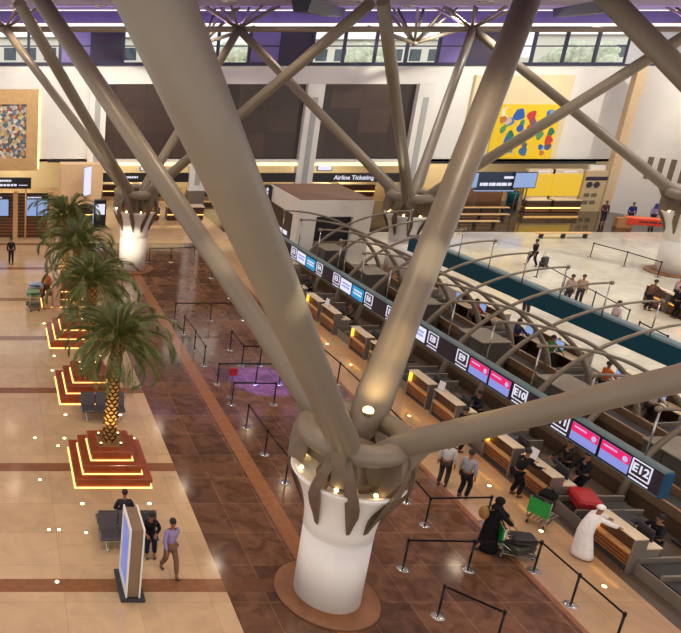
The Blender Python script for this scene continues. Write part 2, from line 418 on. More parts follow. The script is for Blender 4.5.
fr.box(X0, -2.2, -.35, 0, ZA, ZB); fr.box(2.2, X1, -.35, 0, ZA, ZB); fr.box(-2.2, 2.2, -.35, 0, 2.35, ZB); fr.box(-2.2, 2.2, -.35, 0, ZA, -2.0)
fr.build('frame', WOODL, t)
MB().box(-2.2, 2.2, -.2, -.02, -2.0, 2.35).build('canvas', pic_mat('crowd_mosaic', [(190,186,176),(120,128,140),(206,160,96),(96,98,88),(226,220,206),(160,90,62),(84,110,140),(210,196,150)], 4.2), t)
MB().box(3.15, 3.3, -.1, 0, -2.9, 3.4).build('backlight', COVE, t)
# right painting: generic colourful shapes on yellow
t = thing('abstract_painting', 'yellow painting with blue, green and red rounded shapes on a cream wall panel', 'painting', (0, BY-.3, 0))
c0, c1 = Q(478, 80, BY), Q(570, 168, BY)
MB().box(Q(474,80,BY).x, Q(572,80,BY).x, 0, .295, 3.95, 10.6).build('backing_panel', mat('cream_panel', (232, 214, 168), .5, 0, .05, .5), t)
u = Q(495, 104, BY); v = Q(551, 158, BY); X0, X1, ZA, ZB = u.x, v.x-.4, v.z, u.z
MB().box(X0, X1, -.12, 0, ZA, ZB).build('canvas', mat('yellow_canvas', (246, 206, 36), .55), t)
RB_ = random.Random(5)
pal = [(40,96,176),(206,64,56),(86,150,96),(60,140,130),(150,180,190),(206,120,60),(70,120,190),(110,160,80),(190,200,196),(90,90,120),(160,70,90),(40,120,90),(210,190,170),(60,110,160)]
blobs = [((40,96,176),.36,.82,.42),((206,64,56),.56,.8,.34),((70,120,190),.84,.82,.34)]
for k in range(34):
    cl_ = k % 3
    if cl_ < 2: fx, fz = RB_.uniform(.1,.62), RB_.uniform(.12,.74); fx = max(fx, .42-fz*.5)
    else: fx, fz = RB_.uniform(.74,.92), RB_.uniform(.1,.84)
    blobs.append((pal[k % len(pal)], fx, fz, RB_.uniform(.16,.3)))
for rgb, fx, fz, r in blobs:
    b = MB(); k = r*1.25; cx, cz = X0+(X1-X0)*fx, ZA+(ZB-ZA)*fz
    b.loft([[(cx+k*(1+.18*math.sin(3*a+fx*9))*math.cos(a)*.85, yy, cz+k*(1+.15*math.cos(2*a+fz*7))*math.sin(a)) for a in [2*PI*i/20 for i in range(20)]] for yy in (-.125-.0012*blobs.index((rgb, fx, fz, r)), -.11)])
    b.build('painted_shape', mat('paint_%d_%d_%d' % rgb, rgb, .6), t)
b = MB(); cx, cz = X0+(X1-X0)*.17, ZA+(ZB-ZA)*.85
b.prism([(cx+.5*math.cos(a), cz+.5*math.sin(a)) for a in [PI*.35+i*PI*1.1/10 for i in range(11)]]+[(cx+.16+.38*math.cos(a), cz+.1+.38*math.sin(a)) for a in [PI*1.45-i*PI*1.1/10 for i in range(11)]], 'y', -.16, -.12)
b.build('painted_crescent', mat('cream_paint', (244, 236, 200), .6), t)

def bars(mb, x0, x1, y, z0, z1, rows, seed, ax='y', depth=.02):     # illegible small lettering as rows of short strokes
    R = random.Random(seed); h = (z1-z0)/rows
    for r in range(rows):
        x = x0; zt = z1-r*h-.2*h
        while x < x1-.02:
            wd = min((x1-x0)*R.uniform(.06,.2), x1-x)
            mb.box(x, x+wd*.8, y-depth, y, zt-.55*h, zt) if ax == 'y' else mb.box(y-depth, y, x, x+wd*.8, zt-.55*h, zt)
            x += wd
        
def fascia_sign(label, x0, x1, word, wx, seed):
    t = thing('shop_fascia_sign', label, 'sign', (0, BY-.1, 0))
    MB().box(x0, x1, -.08, .1, 2.0, 2.75).build('fascia', mat('dark_fascia', (40, 34, 32), .4), t)
    if word: text('lettering', word, .5, SIGNW, t, at(FACE_NY, wx, -.085, 2.37))
    else:
        b = MB(); bars(b, wx-.8, wx+.8, -.08, 2.25, 2.55, 1, seed); b.build('lettering', SIGNW, t)
    return t
fascia_sign('dark shop fascia with white lettering left of the thick branch', 9.25, 16.4, None, 11.4, 1)
fascia_sign('dark shop fascia with a short white sign behind the thick grey branch', 17.8, 25.3, None, 20.6, 2)
fascia_sign('dark shop fascia reading Airline Ticketing behind the kiosk roof', 26.7, 34.2, 'Airline Ticketing', 30.2, 3)
# ticket counters under the fascia
def ticket_counter(label, x0, x1, y):
    t = thing('ticket_counter', label, 'counter', ((x0+x1)/2, y, 0), 0, 'ticket counters along the back shops')
    h = (x1-x0)/2
    MB().box(-h, h, 0, .8, .1, 1.05).build('front', WOODD, t)
    MB().box(-h-.05, h+.05, -.1, .9, 1.05, 1.12).build('countertop', CREAM, t)
    MB().box(-h, h, -.03, 0, .45, .5).build('light_strip', LEDW, t)
    MB().box(-h+.05, h-.05, .06, .74, 0, .1).build('plinth', CHARC, t)
    return t
def back_screen(label, x, z=2.0, m=SCR_W):
    t = thing('wall_screen', label, 'screen', (x, 69.95, z)); MB().box(-.7, .7, -.08, 0, -.4, .4).build('bezel', DARKP, t); MB().box(-.64, .64, -.1, -.08, -.34, .34).build('screen', m, t)
for x0, x1, nm in ((9.6,12.4,'by the left fascia sign'),(13.2,16,'left of the pillar near the thick branch'),(18.2,21.2,'right of the pillar behind the thick branch'),(22,25,'beside the kiosk'),(27,30,'directly under Airline Ticketing'),(31,34,'at the right end of the ticket row')):
    ticket_counter('long dark wood ticket counter with cream top '+nm, x0, x1, 66)
for x0, x1, nm in ((5.2,7.8,'left of the far white column'),(10.2,13,'right of the far white column'),(13.6,16.4,'left of the pillar base')):
    ticket_counter('free-standing long dark wood counter with cream top '+nm, x0, x1, 57)
for x, nm in ((14.5,'left of the pillar near the thick branch'),(23.2,'right of the kiosk sign'),(31,'under the Airline Ticketing sign')):
    back_screen('bright white wall screen in the ticket shop '+nm, x)
# cove lamps inside the shop strip
# left slat partition with displays
t = thing('slat_partition', 'brown wooden slat partition behind the two departure screens at far left', 'partition', (0, 52, 0))
b = MB(); b.box(-4, 4.1, 0, .12, 0, 3.2); b.build('panel', WOODD, t)
b = MB()
for k in range(13): b.box(-4, 4.1, -.06, 0, .2+k*.23, .3+k*.23)
b.build('slats', WOODM, t)
for x in (1.65, 4.1, -.7):
    MB().box(x-.17, x+.17, -.2, .1, 0, 3.35).build('post', WOODL, t)
def display(label, x, y, z, w_, h_, m, name='flight_display', rz=0, head=None, split=True, post=False):
    t = thing(name, label, 'screen', (x, y, z), rz)
    MB().box(-w_/2, w_/2, -.1, 0, -h_/2, h_/2).build('bezel', DARKP, t)
    if post: MB().cyl(0, .05, -z, h_/2-.1, .05, 10).build('post', STEEL, t)
    top = h_/2-.28 if head else h_/2-.06
    if split:
        for s_ in (-1, 1):
            MB().box(min(s_*.04, s_*(w_/2-.07)), max(s_*.04, s_*(w_/2-.07)), -.115, -.1, -h_/2+.06, top).build('screen', m, t)
    else: MB().box(-w_/2+.06, w_/2-.06, -.115, -.1, -h_/2+.06, top).build('screen', m, t)
    if head:
        b = MB(); bars(b, -w_/2+.12, w_/2-.5, -.1, h_/2-.22, h_/2-.06, 1, int(x*7)); b.build('heading', SIGNW, t)
    return t
c = Q(37, 206, 51.7)
display('dark twin departure display standing right of the light wooden post', c.x, 51.75, c.z, 1.6, 1.5, SCR_B, head=1)
c = Q(-2, 206, 51.7)
display('dark twin departure display cut by the left edge of the photo', c.x, 51.75, c.z, 1.6, 1.5, SCR_B, head=1)
c = Q(10, 182.5, 51.6)
t = thing('wayfinding_sign', 'long black wayfinding sign with white lettering above the departure displays', 'sign', (c.x, 51.4, c.z))
MB().box(-1.9, 1.45, -.12, .12, -.37, .37).build('board', DARKP, t)
b = MB(); bars(b, -.9, .5, -.12, -.25, .0, 1, 5); bars(b, -.9, .1, -.12, .05, .3, 1, 6); bars(b, .6, 1.2, -.12, -.18, -.08, 1, 9); b.build('lettering', SIGNW, t)
for x in (-1.5, 1.1): MB().cyl(x, 0, -c.z, -.37, .06, 10).build('post', WOODL, t)
c = P(99, 227)
t = thing('self_service_kiosk', 'black upright kiosk with blue edge light and white screen beyond the palms', 'kiosk', (c.x, c.y, 0))
MB().bbox(-.45, .45, -.2, .2, 0, 2.1, .04).build('body', DARKP, t)
MB().box(-.34, .34, -.22, -.2, 1.0, 1.8).build('screen', SCR_W, t)
MB().box(-.47, -.44, -.15, .15, .1, 2.0).build('edge_light', SCR_C, t)
MB().box(-.6, .6, -.4, .4, 0, .08).build('foot_plate', CHARC, t)
c = Q(85.5, 178, 62)
t = thing('lit_poster', 'narrow bright white lit poster on the pale side wall left of the far column', 'poster', (c.x, 60.6, c.z), .9)
MB().box(-.6, .6, 0, .06, -1.2, 1.2).build('frame', CHROME, t); MB().box(-.55, .55, -.02, 0, -1.15, 1.15).build('poster_face', SCR_W, t)
struct(MB().box(5.6, 9.0, 61.0, 62.3, 0, 3.7), 'wall_left_return', mat('peach_wall', (226, 190, 146), .5))

# info desk and boards on the right
t = thing('information_board', 'long dark blue hanging board with white lettering under the yellow painting', 'sign', (0, 60, 0))
u, v = Q(478, 172, 60), Q(513, 190, 60)
MB().box(u.x, v.x, -.1, .1, v.z, u.z).build('board', mat('navy_board', (30, 46, 72), .4), t)
b = MB(); bars(b, u.x+.3, v.x-.3, -.1, v.z+.25, v.z+.7, 1, 8, depth=.03); bars(b, v.x-1.0, v.x-.2, -.1, v.z+.85, v.z+1.2, 1, 18, depth=.03); b.build('lettering', SIGNW, t)
MB().box(u.x, v.x, -.14, .1, v.z-.08, v.z).build('lower_edge', SCR_B, t)
for xx in (u.x+.3, v.x-.3): MB().cyl(xx, .12, 0, v.z+.3, .05, 8).build('post', STEEL, t)
for k, (ua, ub) in enumerate(((463,476),(515,524),(525,534))):
    a, b_ = Q(ua, 172, 59.8), Q(ub, 188, 59.8)
    display(['pale blue screen left of the navy information board','pale blue screen right of the navy information board','pale blue screen between the navy board and lit yellow posters'][k], (a.x+b_.x)/2, 59.8, (a.z+b_.z)/2, b_.x-a.x, a.z-b_.z, SCR_B, split=False, post=True)
u, v = Q(468, 190, 61.5), Q(497, 206, 61.5)
t = thing('wood_screen_wall', 'plain brown wooden screen wall below the navy information board', 'partition', ((u.x+v.x)/2, 61.5, 0))
MB().box(-1.6, 1.6, 0, .2, 0, 1.6).build('panel', WOODM, t); MB().box(-1.6, 1.6, -.03, .23, 1.6, 1.68).build('cap', WOODL, t)
c = P(511, 203)
t = thing('teal_bin', 'small bright teal bin below the information board', 'bin', (c.x, c.y, 0))
MB().lathe([(.42,0),(.5,.9),(.52,.95),(.45,.98)], 20).build('body', mat('bright_teal', (20, 130, 150), .4), t); MB().lathe([(.45,.98),(.3,1.1),(.05,1.12)], 20).build('lid', CHARC, t)
for k, (ua, ub, nm) in enumerate(((530,551,'left of two, nearest the information board'),(555,579,'right of two, beside the cabinet'))):
    a, b_ = Q(ua, 174, 60.2), Q(ub, 197, 60.2)
    t = thing('service_booth', 'booth with glowing yellow poster above a dark counter, '+nm, 'booth', ((a.x+b_.x)/2, 60.3, 0), 0, 'yellow service booths')
    h = (b_.x-a.x)/2
    MB().box(-h-.02, h+.02, .1, .4, 0, 3.4).build('back_panel', CREAM, t)
    MB().box(-h, h, .04, .1, 1.25, 3.05).build('poster', SCR_Y, t)
    MB().box(-h, h, -.5, .1, .45, .95).build('counter', WOODD, t)
    MB().box(-h-.02, h+.02, -.55, .1, .95, 1.02).build('counter_top', CREAM, t)
    MB().box(-h, h, -.5, .1, .05, .3).build('drawer_base', WOODM, t)
    MB().box(-h, h, -.52, -.5, .33, .42).build('light_strip', LEDW, t)
    b = MB(); bars(b, -h*.3, h*.6, .1, 3.15, 3.3, 1, 40+k); b.build('header_lettering', SIGNW, t)
a, b_ = Q(582, 178, 60.2), Q(604, 208, 60.2)
t = thing('wall_cabinet', 'beige tall cabinet with two round dark dials beside the tan column', 'cabinet', ((a.x+b_.x)/2, 60.2, 0))
MB().box(-.95, .95, 0, .4, 0, 3.3).build('body', mat('beige_cabinet', (206, 182, 140), .5), t)
MB().box(-.9, .9, -.03, 0, 2.55, 2.85).build('header', PURPB, t)
for x in (-.5, .1): MB().loft([[(x+.24*math.cos(k*PI/10), yy, 2.2+.24*math.sin(k*PI/10)) for k in range(20)] for yy in (-.05, 0)]).build('dial', CHARC, t)
for x in (-.5, .1):
    for z in (.6, 1.2): MB().box(x-.22, x+.22, -.03, 0, z, z+.3).build('panel_door', mat('olive_panel', (120, 112, 76), .5), t)

# low stone ledges on the dark floor
def ledge(label, u0, u1, v_):
    a, b_ = P(u0, v_), P(u1, v_); h = (b_.x-a.x)/2
    t = thing('low_bench', label, 'bench', ((a.x+b_.x)/2, a.y, 0), 0, 'low benches on the dark floor')
    MB().bbox(-h, h, -.2, .2, .34, .41, .02).build('seat', WOODL, t)
    for x in (-h*.8, 0, h*.8): MB().box(x-.06, x+.06, -.15, .15, 0, .34).build('leg', CHARC, t)
for k, (u0, u1, v_) in enumerate(((455,497,206),(455,508,212),(450,508,219),(450,498,226),(535,590,238))):
    ledge('long low cream bench, '+['farthest of four rows','second farthest of four rows','third farthest of four rows','closest of the four rows behind the teal beam','alone nearer the walking man'][k], u0, u1, v_)

# kiosk building
t = thing('kiosk_building', 'white box kiosk with flat brown roof at the far end of the check-in island', 'kiosk', (21.5, 48.6, 0))
b = MB(); b.box(-2.3,-1.15,-2.6,2.6,0,4.0); b.box(1.15,2.3,-2.6,2.6,0,4.0); b.box(-1.15,1.15,-2.6,2.6,2.95,4.0); b.box(-1.15,1.15,2.3,2.6,0,2.95); b.build('walls', WHITE, t)
rm = tiles('brown_plank_roof', (130, 98, 74), (118, 88, 66), (96, 70, 52), 8, .3, .6)
MB().box(-2.25, 2.25, -2.55, 2.55, 4.0, 4.04).build('roof', rm, t)
MB().box(-1.15, 1.15, -2.3, -2.2, 0, 2.95).build('front_opening', DARKP, t)
MB().box(-1.0, 1.0, -2.42, -2.3, .3, 1.3).build('shutter', STAIN, t)
MB().box(-2.36, -2.3, -1.7, 2.3, .2, 2.9).build('side_panel', mat('dark_brown_panel', (54, 40, 36), .4), t)
b = MB(); bars(b, -1.3, 1.1, -2.36, 1.3, 1.75, 1, 60, ax='x', depth=.03); b.build('side_lettering', SIGNW, t)
MB().box(-2.55, -2.32, 2.2, 2.75, 2.7, 3.9).build('blade_sign', mat('navy', (34, 36, 60), .4), t)
b = MB()
for k in range(4): b.box(-2.57, -2.55, 2.3, 2.62, 2.8+k*.26, 2.98+k*.26)
b.build('blade_lettering', SIGNW, t)

# ================================================================ CHECK-IN ISLAND
GS = -.0622; GX = lambda y: 17.85+GS*(y-16.9)
TX = lambda y: 25.35-.1*(y-25.6)
ga = math.atan(-GS)
g = thing('sign_gantry', 'long dark overhead sign gantry with numbered counters E1 to E12 on its face', 'sign', (17.83, 17.0, 2.17), ga)
LEN = 25.4
MB().box(0, .2, .18, LEN, 0, .74).build('fascia', PURPB, g)
MB().prism([(-.03,.74),(.25,.74),(.22,.8),(.0,.8)], 'y', .15, LEN+.02).build('top_cap', GREYT, g)
MB().box(-.02, .24, .12, .18, 0, .76).build('end_cap', mat('blue_end_cap', (24, 72, 104), .35), g)
MB().box(.2, .23, .18, LEN, 0, .74).build('back_face', TEAL, g)
MB().box(-.02, 0, .18, LEN, 0, .03).build('lower_edge', GREYT, g)
seq = []
for k in range(6):
    y0 = .7+4.68*k
    seq += [(y0+(.1 if k == 0 else 0),'n',12-2*k), (y0+.93,'d',k*2), (y0+2.0,'d',k*2+1), (y0+2.93,'n',11-2*k)]
scr = ['P','P','P','P','W','C','C','W','C','W','W','W']
for y, ty, q in seq:
    if y > LEN-.3: continue
    if ty == 'n':
        p = MB(); a, b_ = .3, .022
        p.box(-.03, 0, y-a, y+a, .2, .2+b_); p.box(-.03, 0, y-a, y+a, .68-b_, .68); p.box(-.03, 0, y-a, y-a+b_, .222, .658); p.box(-.03, 0, y+a-b_, y+a, .222, .658)
        p = p.build('number_sign', SIGNW, g)
        text('number', 'E%d' % q, .34, SIGNW, p, at(FACE_NX, -.02, y, .44), .008)
        s_ = MB(); bars(s_, y-.3, y+.3, 0, .05, .12, 1, q, ax='x', depth=.015); s_.build('caption', SIGNW, p)
    else:
        kd = scr[q]; fr = MB().box(-.02, 0, y-.52, y+.52, .07, .69).build('display', DARKP, g)
        m1 = {'P': SCR_L, 'W': SCR_W, 'C': SCR_C}[kd]
        MB().box(-.03, -.02, y-.48, y+.48, .1, .66).build('screen', m1, fr)
        if kd == 'P':
            MB().box(-.036, -.03, y-.48, y+.48, .38, .66).build('pink_header', SCR_P, fr)
            b = MB(); bars(b, y-.05, y+.4, -.036, .5, .6, 1, q+70, ax='x', depth=.006); b.build('screen_lettering', SIGNP, fr)
            MB().ell((-.04, y-.33, .5), .006, .09, .09, 10, 6).build('emblem', SIGNP, fr)
        else:
            b = MB(); bars(b, y-.35, y+.35, -.03, .25, .55, 2, q+70, ax='x', depth=.006); b.build('screen_lettering', SIGNW if kd == 'C' else SCR_L, fr)
# teal gantry of the opposite row
ta = math.atan(.1)
tg = thing('back_gantry', 'long plain teal overhead beam over the far side of the check-in island', 'beam', (TX(15.5), 15.5, 2.1), ta)
MB().box(-.02, .3, 0, 26.0, 0, .82).build('fascia', TEAL, tg)
MB().prism([(-.06,.82),(.36,.82),(.34,.9),(-.02,.9)], 'y', -.02, 26.02).build('top_cap', GREYT, tg)
MB().box(.3, .34, 0, 26, 0, .82).build('sign_face', PURPB, tg)
# arched ribs
for side in ('L', 'R'):
    proto = None
    for k in range(12):
        y = 18.0+2.13*k
        if side == 'L':
            xt = GX(y)+.12; sg = 1; lab = 'curved grey steel rib reaching over the numbered sign gantry, '
        else:
            xt = TX(y)-.1; sg = -1; lab = 'curved grey steel rib reaching over the teal beam, '
        lab += ORD[k]+(' of twelve' if k == 0 else ' from the near end')
        if proto is None:
            t = thing('arched_rib', lab, 'rib', (xt, y, 0), 0, 'ribs arching over the ' + ('sign gantry' if sg > 0 else 'teal beam'))
            pts = []; rad = []
            for j in range(25):
                a = PI/2*(1-j/24); pts.append((sg*6.1*math.sin(a), 0, 4.4*math.cos(a))); rad.append((.045+.1*(1-j/24)**1.5, .042+.05*(1-j/24)))
            b = MB(); b.tube(pts, rad, 10); b.build('arch', STEEL, t)
            MB().cyl(sg*.05, 0, 2.95, 4.4, .026, 8).build('rod', CHROME, t)
            MB().ell((0,0,4.4), .09, .09, .09, 10, 7).build('tip_joint', STEEL, t)
            MB().bbox(sg*6.1-.22, sg*6.1+.22, -.2, .2, 0, .1, .02).build('base_plate', CHARC, t)
            proto = t
        else: dup(proto, (xt, y, 0), 0, lab)

# desks
def make_desk(label, group, lit=True):
    t = thing('check_in_desk', label, 'desk', (0,0,0), 0, group)       # local: customer side is -x
    MB().box(.13, .36, -.62, .62, .12, 1.05).build('body', WOODD, t)
    b = MB()
    for k in range(4): b.box(.09, .13, -.6, .6, .16+k*.1, .23+k*.1)
    b.build('front_slats', WOODM, t)
    MB().box(.0, .13, -.62, .62, .6, .65).build('bag_shelf', WOODL, t)
    MB().box(.05, .09, -.58, .58, .57, .598).build('under_shelf_light', glow('amber_strip', (255, 170, 50), 6), t)
    for s_ in (-1, 1):
        MB().box(.04, .4, s_*.65-.03, s_*.65+.03, 0, 1.06).build('side_panel', STAIN, t); MB().box(.4, .85, s_*.62-.02, s_*.62+.02, 0, .72).build('side_panel', STAIN, t)
    MB().bbox(.0, .4, -.68, .68, 1.06, 1.1, .012).build('countertop', CREAM, t)
    MB().box(.38, .9, -.64, .64, .72, .76).build('worktop', CREAM, t)
    MB().box(.09, .36, -.62, .62, 0, .12).build('plinth', CHARC, t)
    if lit: MB().box(.03, .1, .5, .62, .68, 1.02).build('end_light', LEDY, t)
    return t
DX = lambda y: 17.12-.045*(y-20)
desks = []
proto = proto2 = None
for k in range(6):
    for j, off in ((0, 17.5), (1, 20.48)):
        y = off+4.68*k; num = 12-2*k-j
        lab = 'brown slatted check-in desk with cream top below sign E%d' % num; G_ = 'check-in desks under the numbered gantry'
        if j == 0 and proto is None: d_ = proto = make_desk(lab, G_)
        elif j == 1 and proto2 is None: d_ = proto2 = make_desk(lab, G_, False)
        else: d_ = dup(proto if j == 0 else proto2, (0,0,0), 0, lab)
        d_.location = (DX(y), y, 0); d_.rotation_euler = (0, 0, .045); desks.append((d_, y, num))
for k in range(5):
    for j, off in ((0, 17.5), (1, 20.48)):
        y = off+4.68*k; i = 2*k+j
        dup(proto2, (TX(y)+.55, y, 0), PI+.1, 'check-in desk seen from behind under the teal beam, %s' % (ORD[i]+(' of ten' if i == 0 else ' from the near end')), 'check-in desks under the teal beam')
for i, (x, y) in enumerate(((35.15, 36.1), (35.15, 37.55))):
    dup(proto2, (x, y, 0), 0, 'brown slatted desk on the pale floor at the right edge, '+['nearer of two','farther of two'][i], 'desks of the next island')
# monitors on the desks
def make_monitor(label, m, group):
    t = thing('monitor', label, 'monitor', (0,0,0), 0, group)
    MB().bbox(-.1, .1, -.1, .1, 0, .02, .005).build('foot', CHARC, t)
    MB().box(-.02, .02, -.03, .03, .02, .16).build('stand', CHARC, t)
    MB().box(-.02, .02, -.25, .25, .14, .5).build('case', CHARC, t)
    MB().box(.02, .026, -.235, .235, .155, .485).build('screen', m, t)
    return t
pm = None
for d_, y, num in desks:
    x = d_.location.x+.62; lab = 'dark computer monitor on the worktop of desk E%d' % num
    if pm is None: pm = make_monitor(lab, SCR_B, 'monitors on the numbered desks'); pm.location = (x, y-.3, .76)
    else: dup(pm, (x, y-.3, .76), .0, lab)
for k in range(10):
    y = (17.5, 20.48)[k % 2]+4.68*(k//2)
    dup(pm, (TX(y)-.2, y+.25, .76), PI, 'monitor with its back turned on the teal-beam row, '+ORD[k]+(' of ten' if k == 0 else ' from the near end'), 'monitors on the teal-beam row')
pp_ = None
for d_, y, num in desks:
    lab = 'small dark document printer on the worktop of desk E%d' % num
    if pp_ is None:
        pp_ = thing('document_printer', lab, 'printer', (d_.location.x+.62, y+.35, .76), 0, 'printers on the numbered desks')
        MB().bbox(-.14, .14, -.2, .2, 0, .2, .02).build('body', CHARC, pp_); MB().prism([(-.14,.2),(-.1,.2),(-.2,.3),(-.22,.29)], 'y', -.15, .15).build('paper_tray', mat('white_card', (232, 232, 236), .5), pp_)
    else: dup(pp_, (d_.location.x+.62, y+.35, .76), .045, lab)
# paper / notice holders on some countertops
def notice(label, x, y):
    t = thing('notice_holder', label, 'sign', (x, y, 1.1), .2)
    MB().box(-.06, .06, -.12, .12, 0, .012).build('foot', CHROME, t); 
    MB().prism([(-.05,.012),(-.03,.012),(.03,.34),(.01,.34)], 'y', -.14, .14).build('card', mat('white_card', (232, 232, 236), .5), t)
for y, n_ in ((20.9, 11), (25.7, 9), (35.0, 5)): notice('small white notice standing on desk E%d' % n_, DX(y)+.2, y)
# baggage conveyors in the gaps
BELT = mat('black_rubber_belt', (40, 37, 34), .55)
pc = None
def make_conv(label, group):
    t = thing('baggage_conveyor', label, 'conveyor', (0,0,0), 0, group)
    MB().box(0, 1.95, -.72, .72, 0, .32).build('bed', CHARC, t)
    for s_ in (-1, 1): MB().box(.06, 1.95, s_*.36-.28, s_*.36+.28, .32, .36).build('belt', BELT, t)
    for s_ in (-1, 0, 1): MB().box(0, 2.0, s_*.72-.035, s_*.72+.035, .0, .5).build('side_rail', STAIN, t)
    MB().box(-.04, 0, -.72, .72, 0, .36).build('front_lip', STAIN, t)
    return t
for k in range(6):
    y = 18.99+4.68*k; lab = 'low twin baggage conveyor between desks E%d and E%d' % (12-2*k, 11-2*k)
    if pc is None: pc = make_conv(lab, 'baggage conveyors of the numbered row'); pc.location = (DX(y)+.25, y, 0)
    else: dup(pc, (DX(y)+.25, y, 0), .035, lab)
dup(pc, (DX(16.1)+.25, 16.1, 0), .045, 'low twin baggage conveyor at the near end, beyond desk E12')
for k in range(5):
    y = 18.99+4.68*k
    dup(pc, (TX(y)+.3, y, 0), PI+.1, 'twin baggage conveyor under the teal beam, '+ORD[k]+(' of five' if k == 0 else ' from the near end'), 'baggage conveyors of the teal row')
for i, (xa, nm) in enumerate(((19.95, 'behind the numbered desks'), (22.6, 'behind the teal-beam desks'))):
    t = thing('collector_belt', 'long brown collector belt running the island '+nm, 'conveyor', (xa, 29.5, 0), .05)
    MB().box(-.5, .5, -14, 14, 0, .55).build('bed', mat('brown_conveyor_side', (104, 82, 62), .5, .2), t)
    MB().box(-.4, .4, -14, 14, .55, .58).build('belt', BELT, t)
    for s_ in (-1, 1): MB().box(s_*.5-.05, s_*.5+.05, -14, 14, .5, .82).build('side_rail', mat('bronze_rail', (150, 122, 94), .4, .4), t)
# dark grey cabinets between
pk = None
for k in range(6):
    y = 20.6+4.68*k; lab = 'dark grey equipment cabinet inside the check-in island, '+ORD[k]+(' of six' if k == 0 else ' from the near end')
    if pk is None:
        pk = thing('equipment_cabinet', lab, 'cabinet', (20.15-.05*(y-29.5), y, 0), .05, 'equipment cabinets inside the island')
        MB().box(.55, 1.75, -.75, .75, 0, 1.5).build('body', mat('dark_grey_cabinet', (78, 72, 64), .5), pk)
        MB().bbox(.5, 1.8, -.8, .8, 1.5, 1.56, .01).build('top', mat('pale_grey_top', (128, 118, 102), .4), pk)
        for s_ in (-1, 1): 
            dd = MB().box(.53, .55, min(s_*.03, s_*.72), max(s_*.03, s_*.72), .08, 1.45).build('door', mat('dark_grey_door', (86, 80, 72), .5), pk)
            MB().box(.5, .53, s_*.1-.02, s_*.1+.02, .7, .9).build('handle', CHROME, dd)
    else: dup(pk, (20.15-.05*(y-29.5), y, 0), .05, lab)
# inset floor lights
def floor_light(label, x, y, group, r=.07):
    t = thing('floor_light', label, 'light', (x, y, 0), 0, group)
    MB().cyl(0, 0, .0, .012, r+.03, 14).build('rim', CHROME, t); MB().cyl(0, 0, .012, .016, r, 14).build('lens', BULB, t)
for k in range(12):
    y = 16.3+2.34*k
    floor_light('small round floor light along the check-in desks, '+ORD[k]+(' of twelve' if k == 0 else ' from the near end'), 16.2-.03*(y-20), y, 'inset lights along the desks', .055)

# ================================================================ PALMS
def frond_mesh(name, Lf, droop, seed):
    R = random.Random(seed); b = MB(); N = 26
    pts = []
    x = z = 0.0; a = .0
    for i in range(N+1):
        pts.append(Vector((x, 0, z))); s_ = i/N
        a = -droop*(s_**1.4); x += Lf/N*math.cos(a); z += Lf/N*math.sin(a)
    b.mi = 1; b.tube(pts, [.028*(1-.85*i/N)+.004 for i in range(N+1)], 5); b.mi = 0
    for i in range(3, N+1):
        for h in (0, .5):
            s_ = min(1, (i+h)/N); p = pts[i]
            if h and i < N: p = (pts[i]+pts[i+1])/2
            tdir = (pts[min(i+1,N)]-pts[i-1]).normalized(); up = Vector((0,1,0)).cross(tdir)*-1
            ll = .36*math.sin(PI*min(.97, .12+.83*s_))**.6*R.uniform(.85, 1.1)
            for sd in (-1, 1):
                dr = (tdir*.75+Vector((0, sd*.8, 0))+up*.28+Vector((0,0,-.1+R.uniform(-.12,.1)))).normalized()
                q1 = p+dr*ll*.5+Vector((0,0,-.02)); q2 = p+dr*ll+Vector((0,0,-.14*ll-.05))
                wv = (tdir*.6+Vector((0,0,.35))).normalized()*.017
                v = [b.bm.verts.new(c) for c in (p-wv*.5, p+wv*.5, q1+wv, q1-wv, q2)]
                b._f([v[0], v[1], v[2], v[3]]); b._f([v[3], v[2], v[4]])
    me = bpy.data.meshes.new(name); b.bm.to_mesh(me); b.bm.free()
    me.materials.append(LEAF); me.materials.append(LEAF2)
    return me
FM = [frond_mesh('frond', 2.0, 2.0, 1), frond_mesh('frond', 2.25, 2.3, 2), frond_mesh('frond', 1.8, 1.7, 3), frond_mesh('frond', 2.3, 2.6, 4)]
